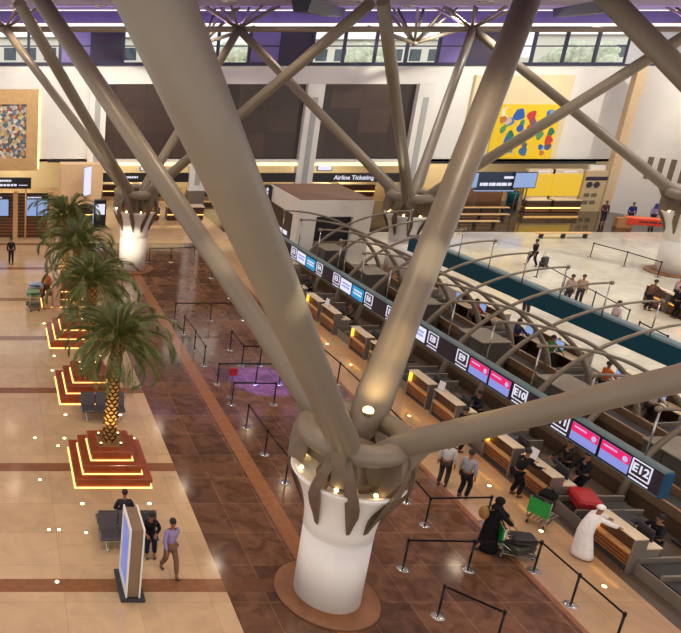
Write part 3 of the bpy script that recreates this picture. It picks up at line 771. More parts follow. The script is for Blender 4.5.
def palm(label, x, y, hgt, seed, base=1.0, lean=(0,0)):
    R = random.Random(seed)
    t = thing('date_palm', label, 'palm tree', (x, y, base), R.uniform(0, 6), 'date palms along the walkway')
    b = MB(); pts = []; rad = []
    for j in range(20):
        s_ = j/19; pts.append((lean[0]*s_*s_, lean[1]*s_*s_, s_*hgt)); rad.append(.155+.05*(1-s_)+.07*max(0, s_-.8)/.2)
    b.tube(pts, rad, 14); b.build('trunk', TRUNKD, t)
    sc_ = MB(); nr = int(hgt/.13)
    for j in range(nr):                                          # woven leaf-base scales
        s_ = (j+.5)/nr; z = s_*hgt; r0 = .155+.05*(1-s_)+.07*max(0, s_-.8)/.2
        cx, cy = lean[0]*s_*s_, lean[1]*s_*s_
        for k in range(7):
            a = 2*PI*(k+.5*(j % 2))/7; rr = Vector((math.cos(a), math.sin(a), 0)); sd = Vector((-rr.y, rr.x, 0)); c = Vector((cx, cy, z))
            v = [sc_.bm.verts.new(p) for p in (c+rr*(r0-.01)-Vector((0,0,.1)), c+rr*(r0+.02)+sd*.085, c+rr*(r0+.055)+Vector((0,0,.09)), c+rr*(r0+.02)-sd*.085)]
            sc_._f(v)
    sc_.build('bark_scales', TRUNK, t)
    top = Vector((lean[0], lean[1], hgt))
    b = MB(); b.ell((top.x, top.y, hgt+.05), .2, .2, .32, 12, 8); b.build('crown_heart', LEAF2, t)
    nf = 56
    for k in range(nf):
        s_ = k/nf; o = bpy.data.objects.new('frond', FM[k % 4]); C.objects.link(o); o.parent = t
        el = 1.3-1.6*s_+R.uniform(-.12,.12); az = k*2.39996+R.uniform(-.15,.15)
        o.location = top+Vector((.1*math.cos(az), .1*math.sin(az), .15-.2*s_))
        o.rotation_euler = (R.uniform(-.3,.3), -el, az); q = R.uniform(.85, 1.12); o.scale = (q, q, q)
    return t
pl = None
py = [22.1, 27.85, 33.4, 38.9]
pnames = ['nearest of the row', 'second of the row', 'third of the row', 'farthest of the row by the trolleys']
for i, y in enumerate(py):
    x = 3.93
    lab = 'three-tiered red wood planter with glowing edges, '+pnames[i]
    if pl is None:
        pl = thing('stepped_planter', lab, 'planter', (x, y, 0), 0, 'stepped planters along the walkway')
        for k, (h, z) in enumerate(((1.25, 0), (.98, .34), (.7, .68))):
            tr = MB(); tr.box(-h+.05, h-.05, -h+.05, h-.05, z+.03, z+.22); tr.bbox(-h, h, -h, h, z+.2, z+.34, .012)
            tr = tr.build('tier', WOODR, pl)
            ld = MB(); q = h+.005
            e = .03 if k == 0 else .022
            ld.box(-q, q, -q, -q+.04, z, z+e); ld.box(-q, q, q-.04, q, z, z+e); ld.box(-q, -q+.04, -q+.04, q-.04, z, z+e); ld.box(q-.04, q, -q+.04, q-.04, z, z+e)
            ld.build('led_strip', LEDW, tr)
        MB().bbox(-.42, .42, -.42, .42, 1.02, 1.05, .01).build('gravel_bed', SOIL, pl)
        for sx, sy in ((-1,-1),(1,-1),(1,1),(-1,1)):
            u_ = MB().cyl(sx*.33, sy*.33, 1.05, 1.13, .04, 12).build('spot_body', CHARC, pl); MB().cyl(sx*.33, sy*.33, 1.13, 1.14, .03, 12).build('spot_lens', BULB, u_)
    else: dup(pl, (x, y, 0), 0, lab)
    palm('date palm with gold-lit trunk and arching green fronds, '+pnames[i], x, y, 3.55, 11+i, 1.05, ((-.08,-.05),(.0,.0),(-.15,0),(.05,0),(0,0))[i])
    for j, (dx, dy) in enumerate(((-1.75,-2.4),(1.75,-2.4),(-1.7,-.0),(1.75,.2))) if i < 3 else ():
        pass
    if i < 3:
        for j, (dx, dy) in enumerate(((-1.1,-2.1),(1.0,-2.1),(-1.3,1.9),(1.2,1.9))):
            floor_light('round floor light at the %s corner of the %s palm planter' % (['front left','front right','back left','back right'][j], ORD[i]), x+dx, y+dy, 'inset lights around the planters', .06)
for j, (u_, v_) in enumerate(((35,438),(58,446),(40,480),(86,533),(49,530),(59,530),(57,582))):
    c = P(u_, v_); floor_light('round floor light in the beige walkway, '+['by the second planter','nearest planter left side','lone one left of the nearest planter','between the nearest planter and bench','left of a close pair','right of a close pair','near the lower left'][j], c.x, c.y, 'inset lights in the walkway', .05)

# ================================================================ PEOPLE
def ik(a, c, l1, l2, pole):
    a, c = Vector(a), Vector(c); d = c-a; D = min(d.length, (l1+l2)*.995); d = d.normalized()
    x = (l1*l1-l2*l2+D*D)/(2*D); h = math.sqrt(max(0, l1*l1-x*x))
    p = Vector(pole); p = (p-d*p.dot(d)).normalized()
    return a+d*x+p*h, a+d*D
class Skel:
    def __init__(s): s.v = []; s.e = []; s.r = []
    def add(s, p, r, par=None):
        s.v.append(tuple(p)); s.r.append(r if hasattr(r, '__len__') else (r, r)); i = len(s.v)-1
        if par is not None: s.e.append((par, i))
        return i
    def build(s, name, m, parent, sub=1):
        me = bpy.data.meshes.new(name); me.from_pydata(s.v, s.e, []); me.materials.append(m)
        o = bpy.data.objects.new(name, me); C.objects.link(o)
        if parent: o.parent = parent
        sk = o.modifiers.new('skin', 'SKIN'); sk.use_smooth_shade = True; sk.branch_smoothing = .3
        if not me.skin_vertices: me.attributes  # layer is created with the modifier
        for i, r in enumerate(s.r):
            me.skin_vertices[0].data[i].radius = r; me.skin_vertices[0].data[i].use_root = (i == 0)
        if sub: 
            ss = o.modifiers.new('smooth', 'SUBSURF'); ss.levels = sub; ss.render_levels = sub
        return o
def person(label, x, y, rz, pose='stand', top=(40,40,44), bottom=(34,34,38), robe=None, head='hair', hc=(22,18,16), z=0, lean=0.05, hands=None, feet=None, skin=None, group=None, s=1.0, turn=0):
    t = thing('person', label, 'person', (x, y, z), rz, group); t.scale = (s, s, s)
    hip = .92
    if pose == 'sit': hip = .52
    ax = Vector((0, math.sin(lean), math.cos(lean)))
    pel = Vector((0, 0, hip)) - (Vector((0, lean*.25, 0)) if pose == 'lean' else Vector())
    ch = pel+ax*.34; nk = pel+ax*.52; hd = nk+Vector((0, math.sin(lean*.6), math.cos(lean*.6)))*.16
    sh = [pel+ax*.47+Vector((sd*.17, 0, 0)) for sd in (-1, 1)]
    hp = [pel+Vector((sd*.09, 0, -.05)) for sd in (-1, 1)]
    if feet is None:
        feet = {'stand': ((-.1,0),(.1,.03)), 'lean': ((-.1,-.05),(.12,.02)), 'walk': ((-.09,.27),(.09,-.25)), 'sit': ((-.11,.45),(.11,.47))}[pose]
    if hands is None:
        hands = {'stand': ((-.25,.06,.80),(.25,.05,.80)), 'lean': ((-.2,.48,1.14),(.2,.5,1.14)), 'walk': ((-.24,-.2,.86),(.24,.22,.9)), 'sit': ((-.14,.36,.66),(.14,.36,.66))}[pose]
    ank = [Vector((f[0], f[1], .08)) for f in feet]
    kn = []
    for i in (0, 1):
        k, e = ik(hp[i], ank[i], .43, .42, (0, 1, .0 if pose != 'sit' else .6)); kn.append(k); ank[i] = e
    el = []; wr = []
    for i, sd in enumerate((-1, 1)):
        k, e = ik(sh[i], hands[i], .29, .25, (sd*.6, -.6, -.5)); el.append(k); wr.append(e)
    B = Skel()
    r = B.add(pel, (.13,.1)); c_ = B.add(ch, (.135,.1), r); n0 = B.add(nk, (.055,.055), c_)
    h0 = B.add(hd+Vector((0,-.005,-.05)), (.06,.065), n0); h1 = B.add(hd+Vector((0,.0,.04)), (.075,.09), h0); B.add(hd+Vector((0,-.01,.1)), (.06,.07), h1)
    B.add(hd+Vector((0,.105,-.01)), .014, h1)                      # nose
    for sd in (-1, 1): B.add(hd+Vector((sd*.085,-.01,.0)), .016, h1)  # ears
    for i, sd in enumerate((-1, 1)):
        a = B.add(hp[i], .085, r); k = B.add(kn[i], .055, a); an = B.add(ank[i], .04, k); B.add(ank[i]+Vector((0,.15,-.04)), (.035,.03), an)
        a = B.add(sh[i], .055, c_); k = B.add(el[i], .04, a); w_ = B.add(wr[i], .026, k)
        fd = (wr[i]-el[i]).normalized(); 
        if pose in ('lean','sit'): fd = (fd+Vector((0,.6,-.1))).normalized()
        sdv = fd.cross(Vector((0,0,1))) if abs(fd.z) < .9 else Vector((0,1,0)); sdv.normalize(); dn = fd.cross(sdv).normalized()
        if dn.z > 0: dn = -dn
        pm_ = B.add(wr[i]+fd*.06, (.034,.018), w_)
        for q, (off, ln) in enumerate(((-.028,.075),(-.009,.085),(.01,.08),(.028,.062))):
            k1 = B.add(wr[i]+fd*(.1)+sdv*off, .009, pm_); B.add(wr[i]+fd*(.1+ln*.85)+sdv*off*1.15+dn*.03, .0075, k1)
        th = B.add(wr[i]+fd*.05+sdv*(-sd*.045), .01, w_); B.add(wr[i]+fd*.1+sdv*(-sd*.06)+dn*.015, .009, th)
    B.build('body', skin or SKINM, t)
    e_ = MB()
    for sd in (-1, 1): e_.ell((hd.x+sd*.032, hd.y+.088, hd.z+.02), .012, .009, .008, 8, 5)
    e_.build('eyes', HAIR, t)
    if robe:
        rm_ = cloth(robe); b = MB(); rings = []
        hem = [(ank[0]+ank[1])/2][0]; 
        path = [(nk+ax*.0, .07, .07), (pel+ax*.49, .17, .1), (pel+ax*.42, .22, .13), (ch-ax*.04, .21, .15), (pel+ax*.12, .2, .16)]
        for q in range(1, 8):
            f = q/7; c = pel.lerp(Vector((hem.x, hem.y+.02, .05)), f); path.append((c, .2+.08*f, .165+.1*f))
        if pose == 'sit': path = path[:5]+[(pel+Vector((0,.1,.02)), .22, .2), (pel+Vector((0,.3,.0)), .22, .2)]
        for c, rx, ry in path:
            rings.append([(c.x+rx*math.cos(2*PI*i/24)*(1+.03*math.sin(5*i)), c.y+ry*math.sin(2*PI*i/24)*(1+.04*math.cos(7*i)), c.z) for i in range(24)])
        b.loft(rings, True, True); b.build('robe', rm_, t)
        S = Skel(); 
        a = S.add(ch, (.12,.1))
        for i in (0, 1): k = S.add(sh[i], .085, a); k = S.add(el[i], .075, k); S.add(wr[i].lerp(el[i], .08), .07, k)
        S.build('sleeves', rm_, t)
    else:
        S = Skel(); a = S.add(pel+ax*.02, (.155,.125)); c2 = S.add(ch, (.165,.125), a); S.add(nk-ax*.03, (.075,.07), c2)
        for i in (0, 1): k = S.add(sh[i], .075, c2); k = S.add(el[i], .06, k); S.add(wr[i].lerp(el[i], .1), .045, k)
        S.build('shirt', cloth(top), t)
        S = Skel(); a = S.add(pel-ax*.0, (.15,.12))
        for i in (0, 1): k = S.add(hp[i], .105, a); k = S.add(kn[i], .078, k); S.add(ank[i]+Vector((0,0,.02)), .065, k)
        S.build('trousers', cloth(bottom), t)
    for i in (0, 1):
        S = Skel(); a = S.add(ank[i]+Vector((0,-.03,-.035)), (.045,.04)); S.add(ank[i]+Vector((0,.17,-.045)), (.045,.032), a); S.build('shoe', DARKP, t)
    if head == 'hair':
        b = MB(); b.ell((hd.x, hd.y-.02, hd.z+.055), .092, .105, .1, 14, 8, -.35); b.build('hair', mat('hair_%d_%d_%d' % hc, hc, .6), t)
    elif head == 'scarf':
        b = MB(); b.ell((hd.x, hd.y-.025, hd.z+.03), .115, .125, .13, 14, 9, -1.2)
        b.loft([[(nk.x+rr*math.cos(2*PI*i/16), nk.y-.02+rr*.8*math.sin(2*PI*i/16), zz) for i in range(16)] for rr, zz in ((.2, nk.z-.06), (.14, nk.z+.03), (.1, hd.z-.05))], True, True); b.build('headscarf', cloth(hc), t)
    elif head == 'cap':
        b = MB(); b.ell((hd.x, hd.y-.01, hd.z+.05), .1, .115, .1, 14, 7, -.1); b.build('cap', cloth(hc), t)
    return t
E = -PI/2            # facing +x
W = PI/2
c = P(592, 553); thobe = person('person in a long white robe and white cap leaning on desk E12', 16.62, 17.55, E-.1, 'lean', robe=(238,232,228), head='cap', hc=(240,236,230), lean=.42, hands=((-.22,.62,1.13),(.2,.6,1.13)))
person('person in black leaning on the counter of desk E11 beside an empty trolley', 16.62, 20.45, E, 'lean', (26,25,28), (24,23,26), lean=.32, hands=((-.2,.55,1.13),(.2,.52,1.13)))
c = P(461, 498); person('person in a grey shirt and black trousers standing by the barrier belt', c.x, c.y, E+.5, 'stand', (150,146,150), (30,28,30))
c = P(441, 486); person('person in a pale grey shirt half hidden behind the right-hand branch', c.x, c.y, E+.8, 'stand', (196,190,184), (58,50,46))
c = P(485, 549); wom = person('person in black robe and headscarf pushing a loaded luggage trolley', c.x, c.y, E-.35, 'walk', robe=(20,18,20), head='scarf', hc=(28,24,24), lean=.15, hands=((-.22,.5,.98),(.22,.5,.98)))
t = thing('backpack', 'round tan backpack worn by the person in black robe', 'bag', (c.x, c.y, 1.12), E-.35)
b = MB(); b.ell((0,-.24,.05), .17, .13, .2); b.build('bag_body', cloth((150,110,66)), t)
for sd in (-1, 1): MB().tube([(sd*.1,-.2,.2),(sd*.13,-.0,.28),(sd*.14,.12,.15)], .016, 6).build('strap', cloth((110,80,50)), t)
person('person in black standing at desk E10 just under the branch', 16.35, 23.15, E, 'lean', (30,26,26), (24,22,22), lean=.15)
for i, (y, dy, nm, tp) in enumerate(((17.5,.1,'behind desk E12',(28,27,30)),(20.48,-.25,'behind desk E11, left one of two staff',(26,26,30)),(20.48,.5,'behind desk E11, right one of two staff',(44,34,30)),(25.3,-.1,'behind desk E9',(34,34,40)),(30.0,.1,'behind desk E7',(40,38,44)),(34.8,.1,'behind desk E5',(90,80,74)),(39.4,.0,'behind desk E3',(60,56,60)))):
    person('seated staff member in dark uniform '+nm if i in (0,3,4,5,6) else 'standing staff member in dark uniform '+nm, DX(y)+1.35, y+dy, W, 'sit' if i in (0,3,4,5,6) else 'stand', tp, (28,28,32), hands=((-.2,.4,.82),(.2,.4,.82)) if i in (0,3,4,5,6) else ((-.2,.4,.95),(.2,.42,.95)))
# stools for seated staff
ps = None
for y, n_ in ((17.6,12),(25.2,9),(30.1,7),(34.9,5),(39.4,3)):
    lab = 'black swivel stool under the staff member at desk E%d' % n_
    if ps is None:
        ps = thing('swivel_stool', lab, 'stool', (DX(y)+1.38, y, 0), 0, 'stools behind the numbered desks')
        MB().lathe([(.05,.4),(.2,.4),(.21,.43),(.18,.46),(.02,.465)], 20).build('seat', CHARC, ps); MB().cyl(0,0,.06,.4,.03,10).build('post', CHROME, ps); MB().lathe([(.26,0),(.26,.02),(.06,.06)], 20).build('base', CHROME, ps)
    else: dup(ps, (DX(y)+1.38, y, 0), 0, lab)
# staff and travellers on the teal-beam side
cl = [((150,40,36),'red'),((216,206,196),'white'),((196,96,40),'orange'),((52,120,60),'green'),((60,60,90),'navy'),((170,60,60),'rust-red'),((120,120,60),'olive')]
for i, y in enumerate((22.2, 24.9, 26.9, 29.6, 31.5, 34.2, 38.9)):
    rgb, nm = cl[i]
    person('person in %s top working behind the teal-beam row of desks' % nm, TX(y)-1.0, y, E, 'stand', rgb, (36,34,36), head='hair', hands=((-.2,.4,.95),(.2,.42,.95)))
    bpy.context.view_layer.objects
for i, (u_, v_, tp, nm) in enumerate(((611,334,(206,186,190),'pale pink shirt beyond the teal beam'),(566,305,(190,160,150),'dusty pink top, left one of a pair beyond the teal beam'),(577,305,(176,150,126),'tan top, right one of a pair beyond the teal beam'),(523,318,(140,120,110),'taupe top near the teal beam'),)):
    c = P(u_, v_); person('person in '+nm, c.x, c.y, W+.4*i, 'stand', tp, (60,56,60), hc=(40,30,26))
person('person in a brown plaid shirt leaning on a slatted desk at the right edge', 34.6, 37.2, E, 'lean', (110,72,62), (40,38,42), lean=.3)
person('person in pale shirt behind the slatted desks at the right edge', 36.5, 37.7, W, 'stand', (206,180,176), (40,38,42))
c = P(672, 318); person('person in black standing by the nearer slatted desk at the right edge', c.x, c.y, E, 'stand', (24,24,28), (22,22,26))
c = P(531.5, 266); person('person in black walking across the pale floor with a suitcase', c.x, c.y, .3, 'walk', (26,26,28), (24,24,28))
def suitcase(label, x, y, z, rz, rgb, flat=False, s=1.0, group=None):
    t = thing('suitcase', label, 'suitcase', (x, y, z), rz, group); t.scale = (s, s, s)
    m = mat('case_%d_%d_%d' % rgb, rgb, .45, 0, .1, 6)
    if flat:
        MB().bbox(-.36, .36, -.25, .25, .0, .27, .05).build('shell', m, t); MB().tube([(-.1,-.25,.13),(-.1,-.3,.13),(.1,-.3,.13),(.1,-.25,.13)], .015, 6).build('handle', CHARC, t)
        MB().box(-.365, .365, -.255, .255, .125, .14).build('zip', CHARC, t)
    else:
        MB().bbox(-.24, .24, -.13, .13, .05, .68, .05).build('shell', m, t)
        MB().tube([(-.09,.08,.66),(-.09,.08,.98),(.09,.08,.98),(.09,.08,.66)], .012, 6).build('handle', CHROME, t)
        for sx in (-1,1):
            for sy in (-1,1): MB().tube([(sx*.18-.015, sy*.09, .03),(sx*.18+.015, sy*.09, .03)], .03, 10).build('wheel', DARKP, t)
        MB().box(-.245, .245, -.005, .005, .1, .63).build('zip', CHARC, t)
    return t
suitcase('black upright suitcase pulled by the walking person on the pale floor', c.x+.55, c.y-.25, 0, .4, (30,30,34))
suitcase('large red suitcase lying on the conveyor beside desk E11', 18.0, 19.45, .36, 1.3, (168,30,34), True, 1.35)
suitcase('black suitcase standing on the conveyor beside desk E11 staff', 18.35, 18.5, .36, .2, (36,32,34), True, 1.1)
def trolley(label, x, y, rz, board=True):
    t = thing('luggage_trolley', label, 'trolley', (x, y, 0), rz)        # front is +y
    f = MB()
    for sx in (-1, 1):
        f.tube([(sx*.27,-.42,1.0),(sx*.27,-.4,.5),(sx*.27,-.36,.2),(sx*.2,.5,.17)], .018, 8)
        f.tube([(sx*.27,-.4,.5),(sx*.25,.0,.2)], .014, 8)
    f.tube([(-.2,.5,.17),(.2,.5,.17)], .018, 8); f.tube([(-.27,-.4,.55),(.27,-.4,.55)], .014, 8)
    f.build('frame', CHROME, t)
    b = MB()
    for k in range(5): b.box(-.25+.11*k, -.19+.11*k, -.36, .48, .19, .205)
    b.build('deck', CHROME, t)
    MB().tube([(-.29,-.44,1.01),(.29,-.44,1.01)], .026, 10).build('handle_bar', DARKP, t)
    bk = MB()
    for z in (.6,.7,.8): bk.tube([(-.25,-.4,z-.02),(-.25,-.22,z),(.25,-.22,z),(.25,-.4,z-.02)], .008, 6)
    bk.build('basket', CHROME, t)
    if board: MB().box(-.28, .28, -.46, -.43, .42, .92).build('green_panel', mat('bright_green_panel', (36, 150, 66), .4), t)
    for sx, yy in ((-.22,-.38),(.22,-.38),(0,.46)):
        MB().tube([(sx-.02, yy, .07),(sx+.02, yy, .07)], .07, 14).build('wheel', DARKP, t)
        MB().box(sx-.03, sx+.03, yy-.02, yy+.02, .07, .2).build('fork', CHROME, t)
    return t
c = P(543, 524)
trolley('empty luggage trolley with green panel standing by desk E11', c.x, c.y+.1, -1.0)
t = thing('shoulder_bag', 'black bag hanging on the empty green trolley', 'bag', (c.x, c.y+.1, .56), -1.0)
b = MB(); b.bbox(-.2, .2, -.2, .2, .27, .52, .06); b.build('bag_body', cloth((24,22,24)), t); MB().tube([(-.12,0,.5),(-.06,0,.66),(.06,0,.66),(.12,0,.5)], .014, 6).build('strap', cloth((24,22,24)), t)
c = P(513, 556)
trolley('loaded luggage trolley pushed by the person in black robe', c.x, c.y, E-.35)
suitcase('dark green holdall lying on the loaded trolley', c.x+.08, c.y-.02, .21, .3, (50,54,40), True, 1.0)
suitcase('black case on top of the holdall on the loaded trolley', c.x+.12, c.y-.02, .49, -.2, (48,46,44), True, .85)
# walkway people
c = P(168, 572); person('person in lavender shirt and brown trousers walking beside the bench', c.x, c.y, PI+.3, 'walk', (150,134,170), (120,90,70))
c = P(11, 264); person('person in black standing in front of the left departure display', c.x, c.y, PI, 'stand', (34,32,36), (30,30,34))
person('person with a pink headscarf sitting on the third palm planter', 4.0, 35.1, 0, 'sit', robe=(60,36,40), head='scarf', hc=(226,60,110), z=.0)
c = P(42, 305); person('person in orange-brown top beside the luggage trolleys', c.x+.3, c.y+.7, PI-.6, 'stand', (180,104,46), (90,60,40))
c = P(56, 308); person('person in pale pink robe beside the luggage trolleys', c.x, c.y+.2, PI+.3, 'stand', robe=(206,166,140), head='scarf', hc=(220,190,160))
tr = trolley('piled luggage trolley left of the farthest palm, nearer one', P(33,309).x, P(33,309).y, .2, False)
trolley('piled luggage trolley left of the farthest palm, farther one', P(33,309).x+.2, P(33,309).y+1.3, -.2, False)
c = P(33, 309)
for i, (dx, dy, z, rgb, nm) in enumerate(((0,.05,.21,(100,110,80),'olive suitcase at the bottom of the nearer piled trolley'),(0,.05,.48,(196,160,110),'tan suitcase in the middle of the nearer piled trolley'),(.0,.05,.75,(110,150,96),'green suitcase on top of the nearer piled trolley'),(.2,1.35,.21,(70,60,60),'dark suitcase at the bottom of the farther piled trolley'),(.2,1.35,.48,(150,90,50),'brown suitcase in the middle of the farther piled trolley'),(.2,1.35,.75,(170,190,216),'pale blue suitcase on top of the farther piled trolley'))):
    suitcase(nm, c.x+dx, c.y+dy, z, .1*i-.2, rgb, True)
suitcase('beige suitcase standing beside the piled trolleys', c.x+.75, c.y+.1, 0, .4, (206,170,124))

# beam seating
def bench(label, x, y, rz):
    t = thing('seat_bench', label, 'bench', (x, y, 0), rz, 'dark back-to-back seats on the walkway')
    for sd in (-1, 1):
        for k in range(3):
            xx = (k-1)*.56
            MB().bbox(xx-.265, xx+.265, min(sd*.12, sd*.62), max(sd*.12, sd*.62), .38, .47, .03).build('seat', mat('dark_grey_leather', (72, 68, 74), .4), t)
            b = MB(); b.prism([(sd*.1,.46),(sd*.17,.46),(sd*.06,.95),(sd*.01,.95)], 'x', xx-.265, xx+.265); b.build('backrest', mat('grey_leather_back', (84, 78, 80), .42), t)
    MB().box(-.8, .8, -.05, .05, .3, .37).build('beam', CHROME, t)
    for sx in (-1, 1):
        MB().tube([(sx*.6,-.6,.03),(sx*.6,-.2,.12),(sx*.6,0,.3),(sx*.6,.2,.12),(sx*.6,.6,.03)], .028, 8).build('leg', CHROME, t)
        MB().box(sx*.6-.035, sx*.6+.035, -.55, .55, .3, .36).build('seat_bearer', CHROME, t)
    return t
c = P(130, 556); bench('back-to-back dark grey seat bench behind the advertising totem', c.x, c.y+.75, 0)
bx, by_ = c.x, c.y+.75
c = P(94, 418); b0 = bench('back-to-back dark grey seat bench between the first two palm planters', c.x+.32, c.y+.3, 0)
person('person in black seated on the bench right of the totem', bx+.56, by_-.33, PI, 'sit', (30,28,32), (30,30,44), z=0.02, lean=.4)
person('person in dark clothes seated on the far side of the bench behind the totem', bx+.0, by_+.33, 0, 'sit', (48,44,50), (40,38,42), z=0.02, lean=.4)
t = thing('advertising_totem', 'tall white-edged advertising totem with blue screen at lower left', 'sign', (3.65, 16.3, 0))
MB().bbox(-.15, .15, -.5, .5, .1, 2.16, .01).build('cabinet', mat('bronze_cabinet', (132, 108, 84), .4), t)
for sx in (-1, 1):
    f = MB(); x0, x1 = sorted((sx*.15, sx*.19)); f.box(x0,x1,-.54,-.44,.08,2.2); f.box(x0,x1,.44,.54,.08,2.2); f.box(x0,x1,-.44,.44,2.08,2.2); f.box(x0,x1,-.44,.44,.08,.3); f.build('white_frame', WHITE, t)
    x0, x1 = sorted((sx*.15, sx*.165)); MB().box(x0, x1, -.44, .44, .3, 2.08).build('screen', glow('totem_screen', (110,130,214), .8), t)
MB().bbox(-.32, .32, -.6, .6, 0, .1, .01).build('foot_plate', CHARC, t)

# red-draped table at the right wall
c = P(638, 229); c.x += 1.1
tb = thing('draped_table', 'long table with an orange-red cloth and dark lettering by the angled white wall', 'table', (c.x+.1, c.y, 0), -.35)
MB().box(-1.9, 1.9, -.4, .4, .72, .77).build('tabletop', CREAM, tb)
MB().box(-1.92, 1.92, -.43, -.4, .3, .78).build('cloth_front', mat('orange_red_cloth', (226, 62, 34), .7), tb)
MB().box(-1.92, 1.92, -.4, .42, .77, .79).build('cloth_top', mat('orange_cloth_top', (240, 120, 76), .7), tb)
b = MB(); bars(b, -1.2, .8, -.43, .45, .65, 1, 91); b.build('lettering', DARKP, tb)
for sx in (-1, 1):
    for sy in (-1, 1): MB().cyl(sx*1.75, sy*.3, 0, .72, .03, 8).build('leg', CHROME, tb)
for i, (dx, tp, hc) in enumerate(((-2.9,(90,60,66),(96,70,60)),(-1.2,(40,44,110),(70,56,50)),(.2,(150,150,190),(40,70,150)),(2.0,(40,50,110),(50,46,60)))):
    person('person %s behind the red-draped table' % ['in maroon standing left end','in navy second from the left end','in lilac with a blue headscarf','in navy at the right end'][i], c.x+.1+dx*math.cos(-.35)+.25, c.y+dx*math.sin(-.35)+.9, PI-.35, 'stand', tp, (40,40,60), head='scarf' if i == 2 else 'hair', hc=hc)
c2 = P(622, 227)
t = thing('cardboard_box', 'brown cardboard box at the left end of the red-draped table', 'box', (c2.x, c2.y, 0), -.3)
MB().box(-.5, .5, -.3, .3, 0, .7).build('carton', mat('cardboard', (176, 126, 74), .8), t); MB().box(-.5, .5, -.04, .04, .7, .705).build('tape', mat('tape', (206, 170, 120), .4), t)

# ================================================================ STANCHIONS
stn = [0]
proto_s = None
def make_post():
    t = thing('belt_stanchion', 'x', 'stanchion')
    MB().lathe([(.17,0),(.17,.015),(.12,.03),(.03,.04)], 18).build('base', CHROME, t)
    MB().cyl(0, 0, .04, .9, .028, 10).build('pole', BLACKM, t)
    MB().lathe([(.035,.88),(.04,.9),(.04,.98),(.03,1.0)], 12).build('cassette', BLACKM, t)
    return t
def chain(pts, label, group, z=.95, px=True, close=()):
    global proto_s
    ws = [P(u_, v_, z) if px else Vector((u_, v_, z)) for u_, v_ in pts]
    out = []
    for i, w_ in enumerate(ws):
        lab = label % (ORD[i] if i else 'first') if '%s' in label else label
        if proto_s is None: proto_s = make_post(); t = proto_s; t.location = (w_.x, w_.y, 0); tag(t, lab, 'stanchion', group); tmpl = None
        else:
            t = bpy.data.objects.new('belt_stanchion', None); C.objects.link(t); t.location = (w_.x, w_.y, 0); tag(t, lab, 'stanchion', group)
            for ch in [c_ for c_ in proto_s.children if not c_.name.startswith('belt')]:
                q = ch.copy(); C.objects.link(q); q.parent = t
        nxt = [(i, i+1)] if i+1 < len(ws) else []
        nxt += [(a, b_) for a, b_ in close if a == i]
        for a, b_ in nxt:
            d_ = ws[b_]-w_; d_.z = 0
            n_ = d_.normalized(); m_ = .045
            q = MB(); s_ = Vector((-n_.y, n_.x, 0))*.008
            q.loft([[n_*m_+s_+Vector((0,0,.91)), n_*m_-s_+Vector((0,0,.91)), n_*m_-s_+Vector((0,0,.965)), n_*m_+s_+Vector((0,0,.965))], [d_-n_*m_+s_+Vector((0,0,.91)), d_-n_*m_-s_+Vector((0,0,.91)), d_-n_*m_-s_+Vector((0,0,.965)), d_-n_*m_+s_+Vector((0,0,.965))]])
            q.build('belt', BLACKM, t)
        out.append(t)
    return out
chain([(219.5,363.5),(258,363.5),(282,363.5)], 'black stanchion on the back edge of the violet-lit pen, %s from left', 'stanchions around the violet-lit pen')
chain([(234,382.5),(276.5,383)], 'black stanchion on the front edge of the violet-lit pen, %s from left', 'stanchions around the violet-lit pen')
chain([(185,316),(196,331),(205.6,346)], 'black stanchion in the left queue line behind the violet pen, %s from far', 'stanchions of the middle queue')
chain([(232,331),(244,346),(262,346)], 'black stanchion in the right queue line behind the violet pen, %s from far', 'stanchions of the middle queue')
chain([(176,303),(212,303),(245,303)], 'black belt stanchion in the straight row beyond the queue, %s counted from left', 'stanchions of the far row')
chain([(249,405),(268,430.5),(289,457.5)], 'black belt stanchion in the slanting row left of the large column, %s counted from far', 'stanchions left of the large column')
chain([(300,326),(317,343),(340.5,363),(363,384),(387,405),(410,428)], 'black belt stanchion edging the desk aisle above the large column, %s counted from far', 'stanchions edging the desk aisle')
chain([(412,476),(431,498),(492,497)], 'black belt stanchion right of the large column before the grey-shirted person, %s along its belt', 'stanchions right of the large column')
chain([(409,540),(475,541),(542,542),(580,575),(625,614)], 'black belt stanchion in the lowest row right of the large column, %s counted from left', 'stanchions in the lowest row')
chain([(445,586),(505,612)], 'black belt stanchion at the bottom of the view, %s of two from the large column', 'stanchions at the bottom')
chain([(195,247),(213,263),(232,282)], 'black belt stanchion beyond the thin branch near the far white column, %s counted from far', 'stanchions near the far column')
chain([(150,248),(172,248),(195,247)], 'black belt stanchion in the farthest cross row by the far column, %s counted from left', 'stanchions near the far column')
chain([(540,262),(566,276),(596,292),(630,310)], 'thin belt stanchion beyond the teal beam, %s counted from far', 'stanchions beyond the teal beam')
chain([(594,243),(628,252),(662,262)], 'thin belt stanchion on the pale floor below the red-draped table, %s counted from left', 'stanchions on the pale floor')
chain([(640,322),(668,336)], 'thin belt stanchion beside the desks at right, %s of two counted from far', 'stanchions by the right desks')
# small red notice on the violet pen
c = P(234, 378, .95)
t = thing('queue_notice', 'small red notice fixed above a stanchion of the violet-lit pen', 'sign', (c.x, c.y+.15, 0))
MB().box(-.16, .16, -.012, .012, .98, 1.3).build('plate', mat('red_notice', (176, 30, 50), .5), t); MB().cyl(0, .02, 0, .98, .012, 8).build('pole', BLACKM, t); MB().cyl(0, .02, 0, .02, .14, 16).build('base', CHROME, t)

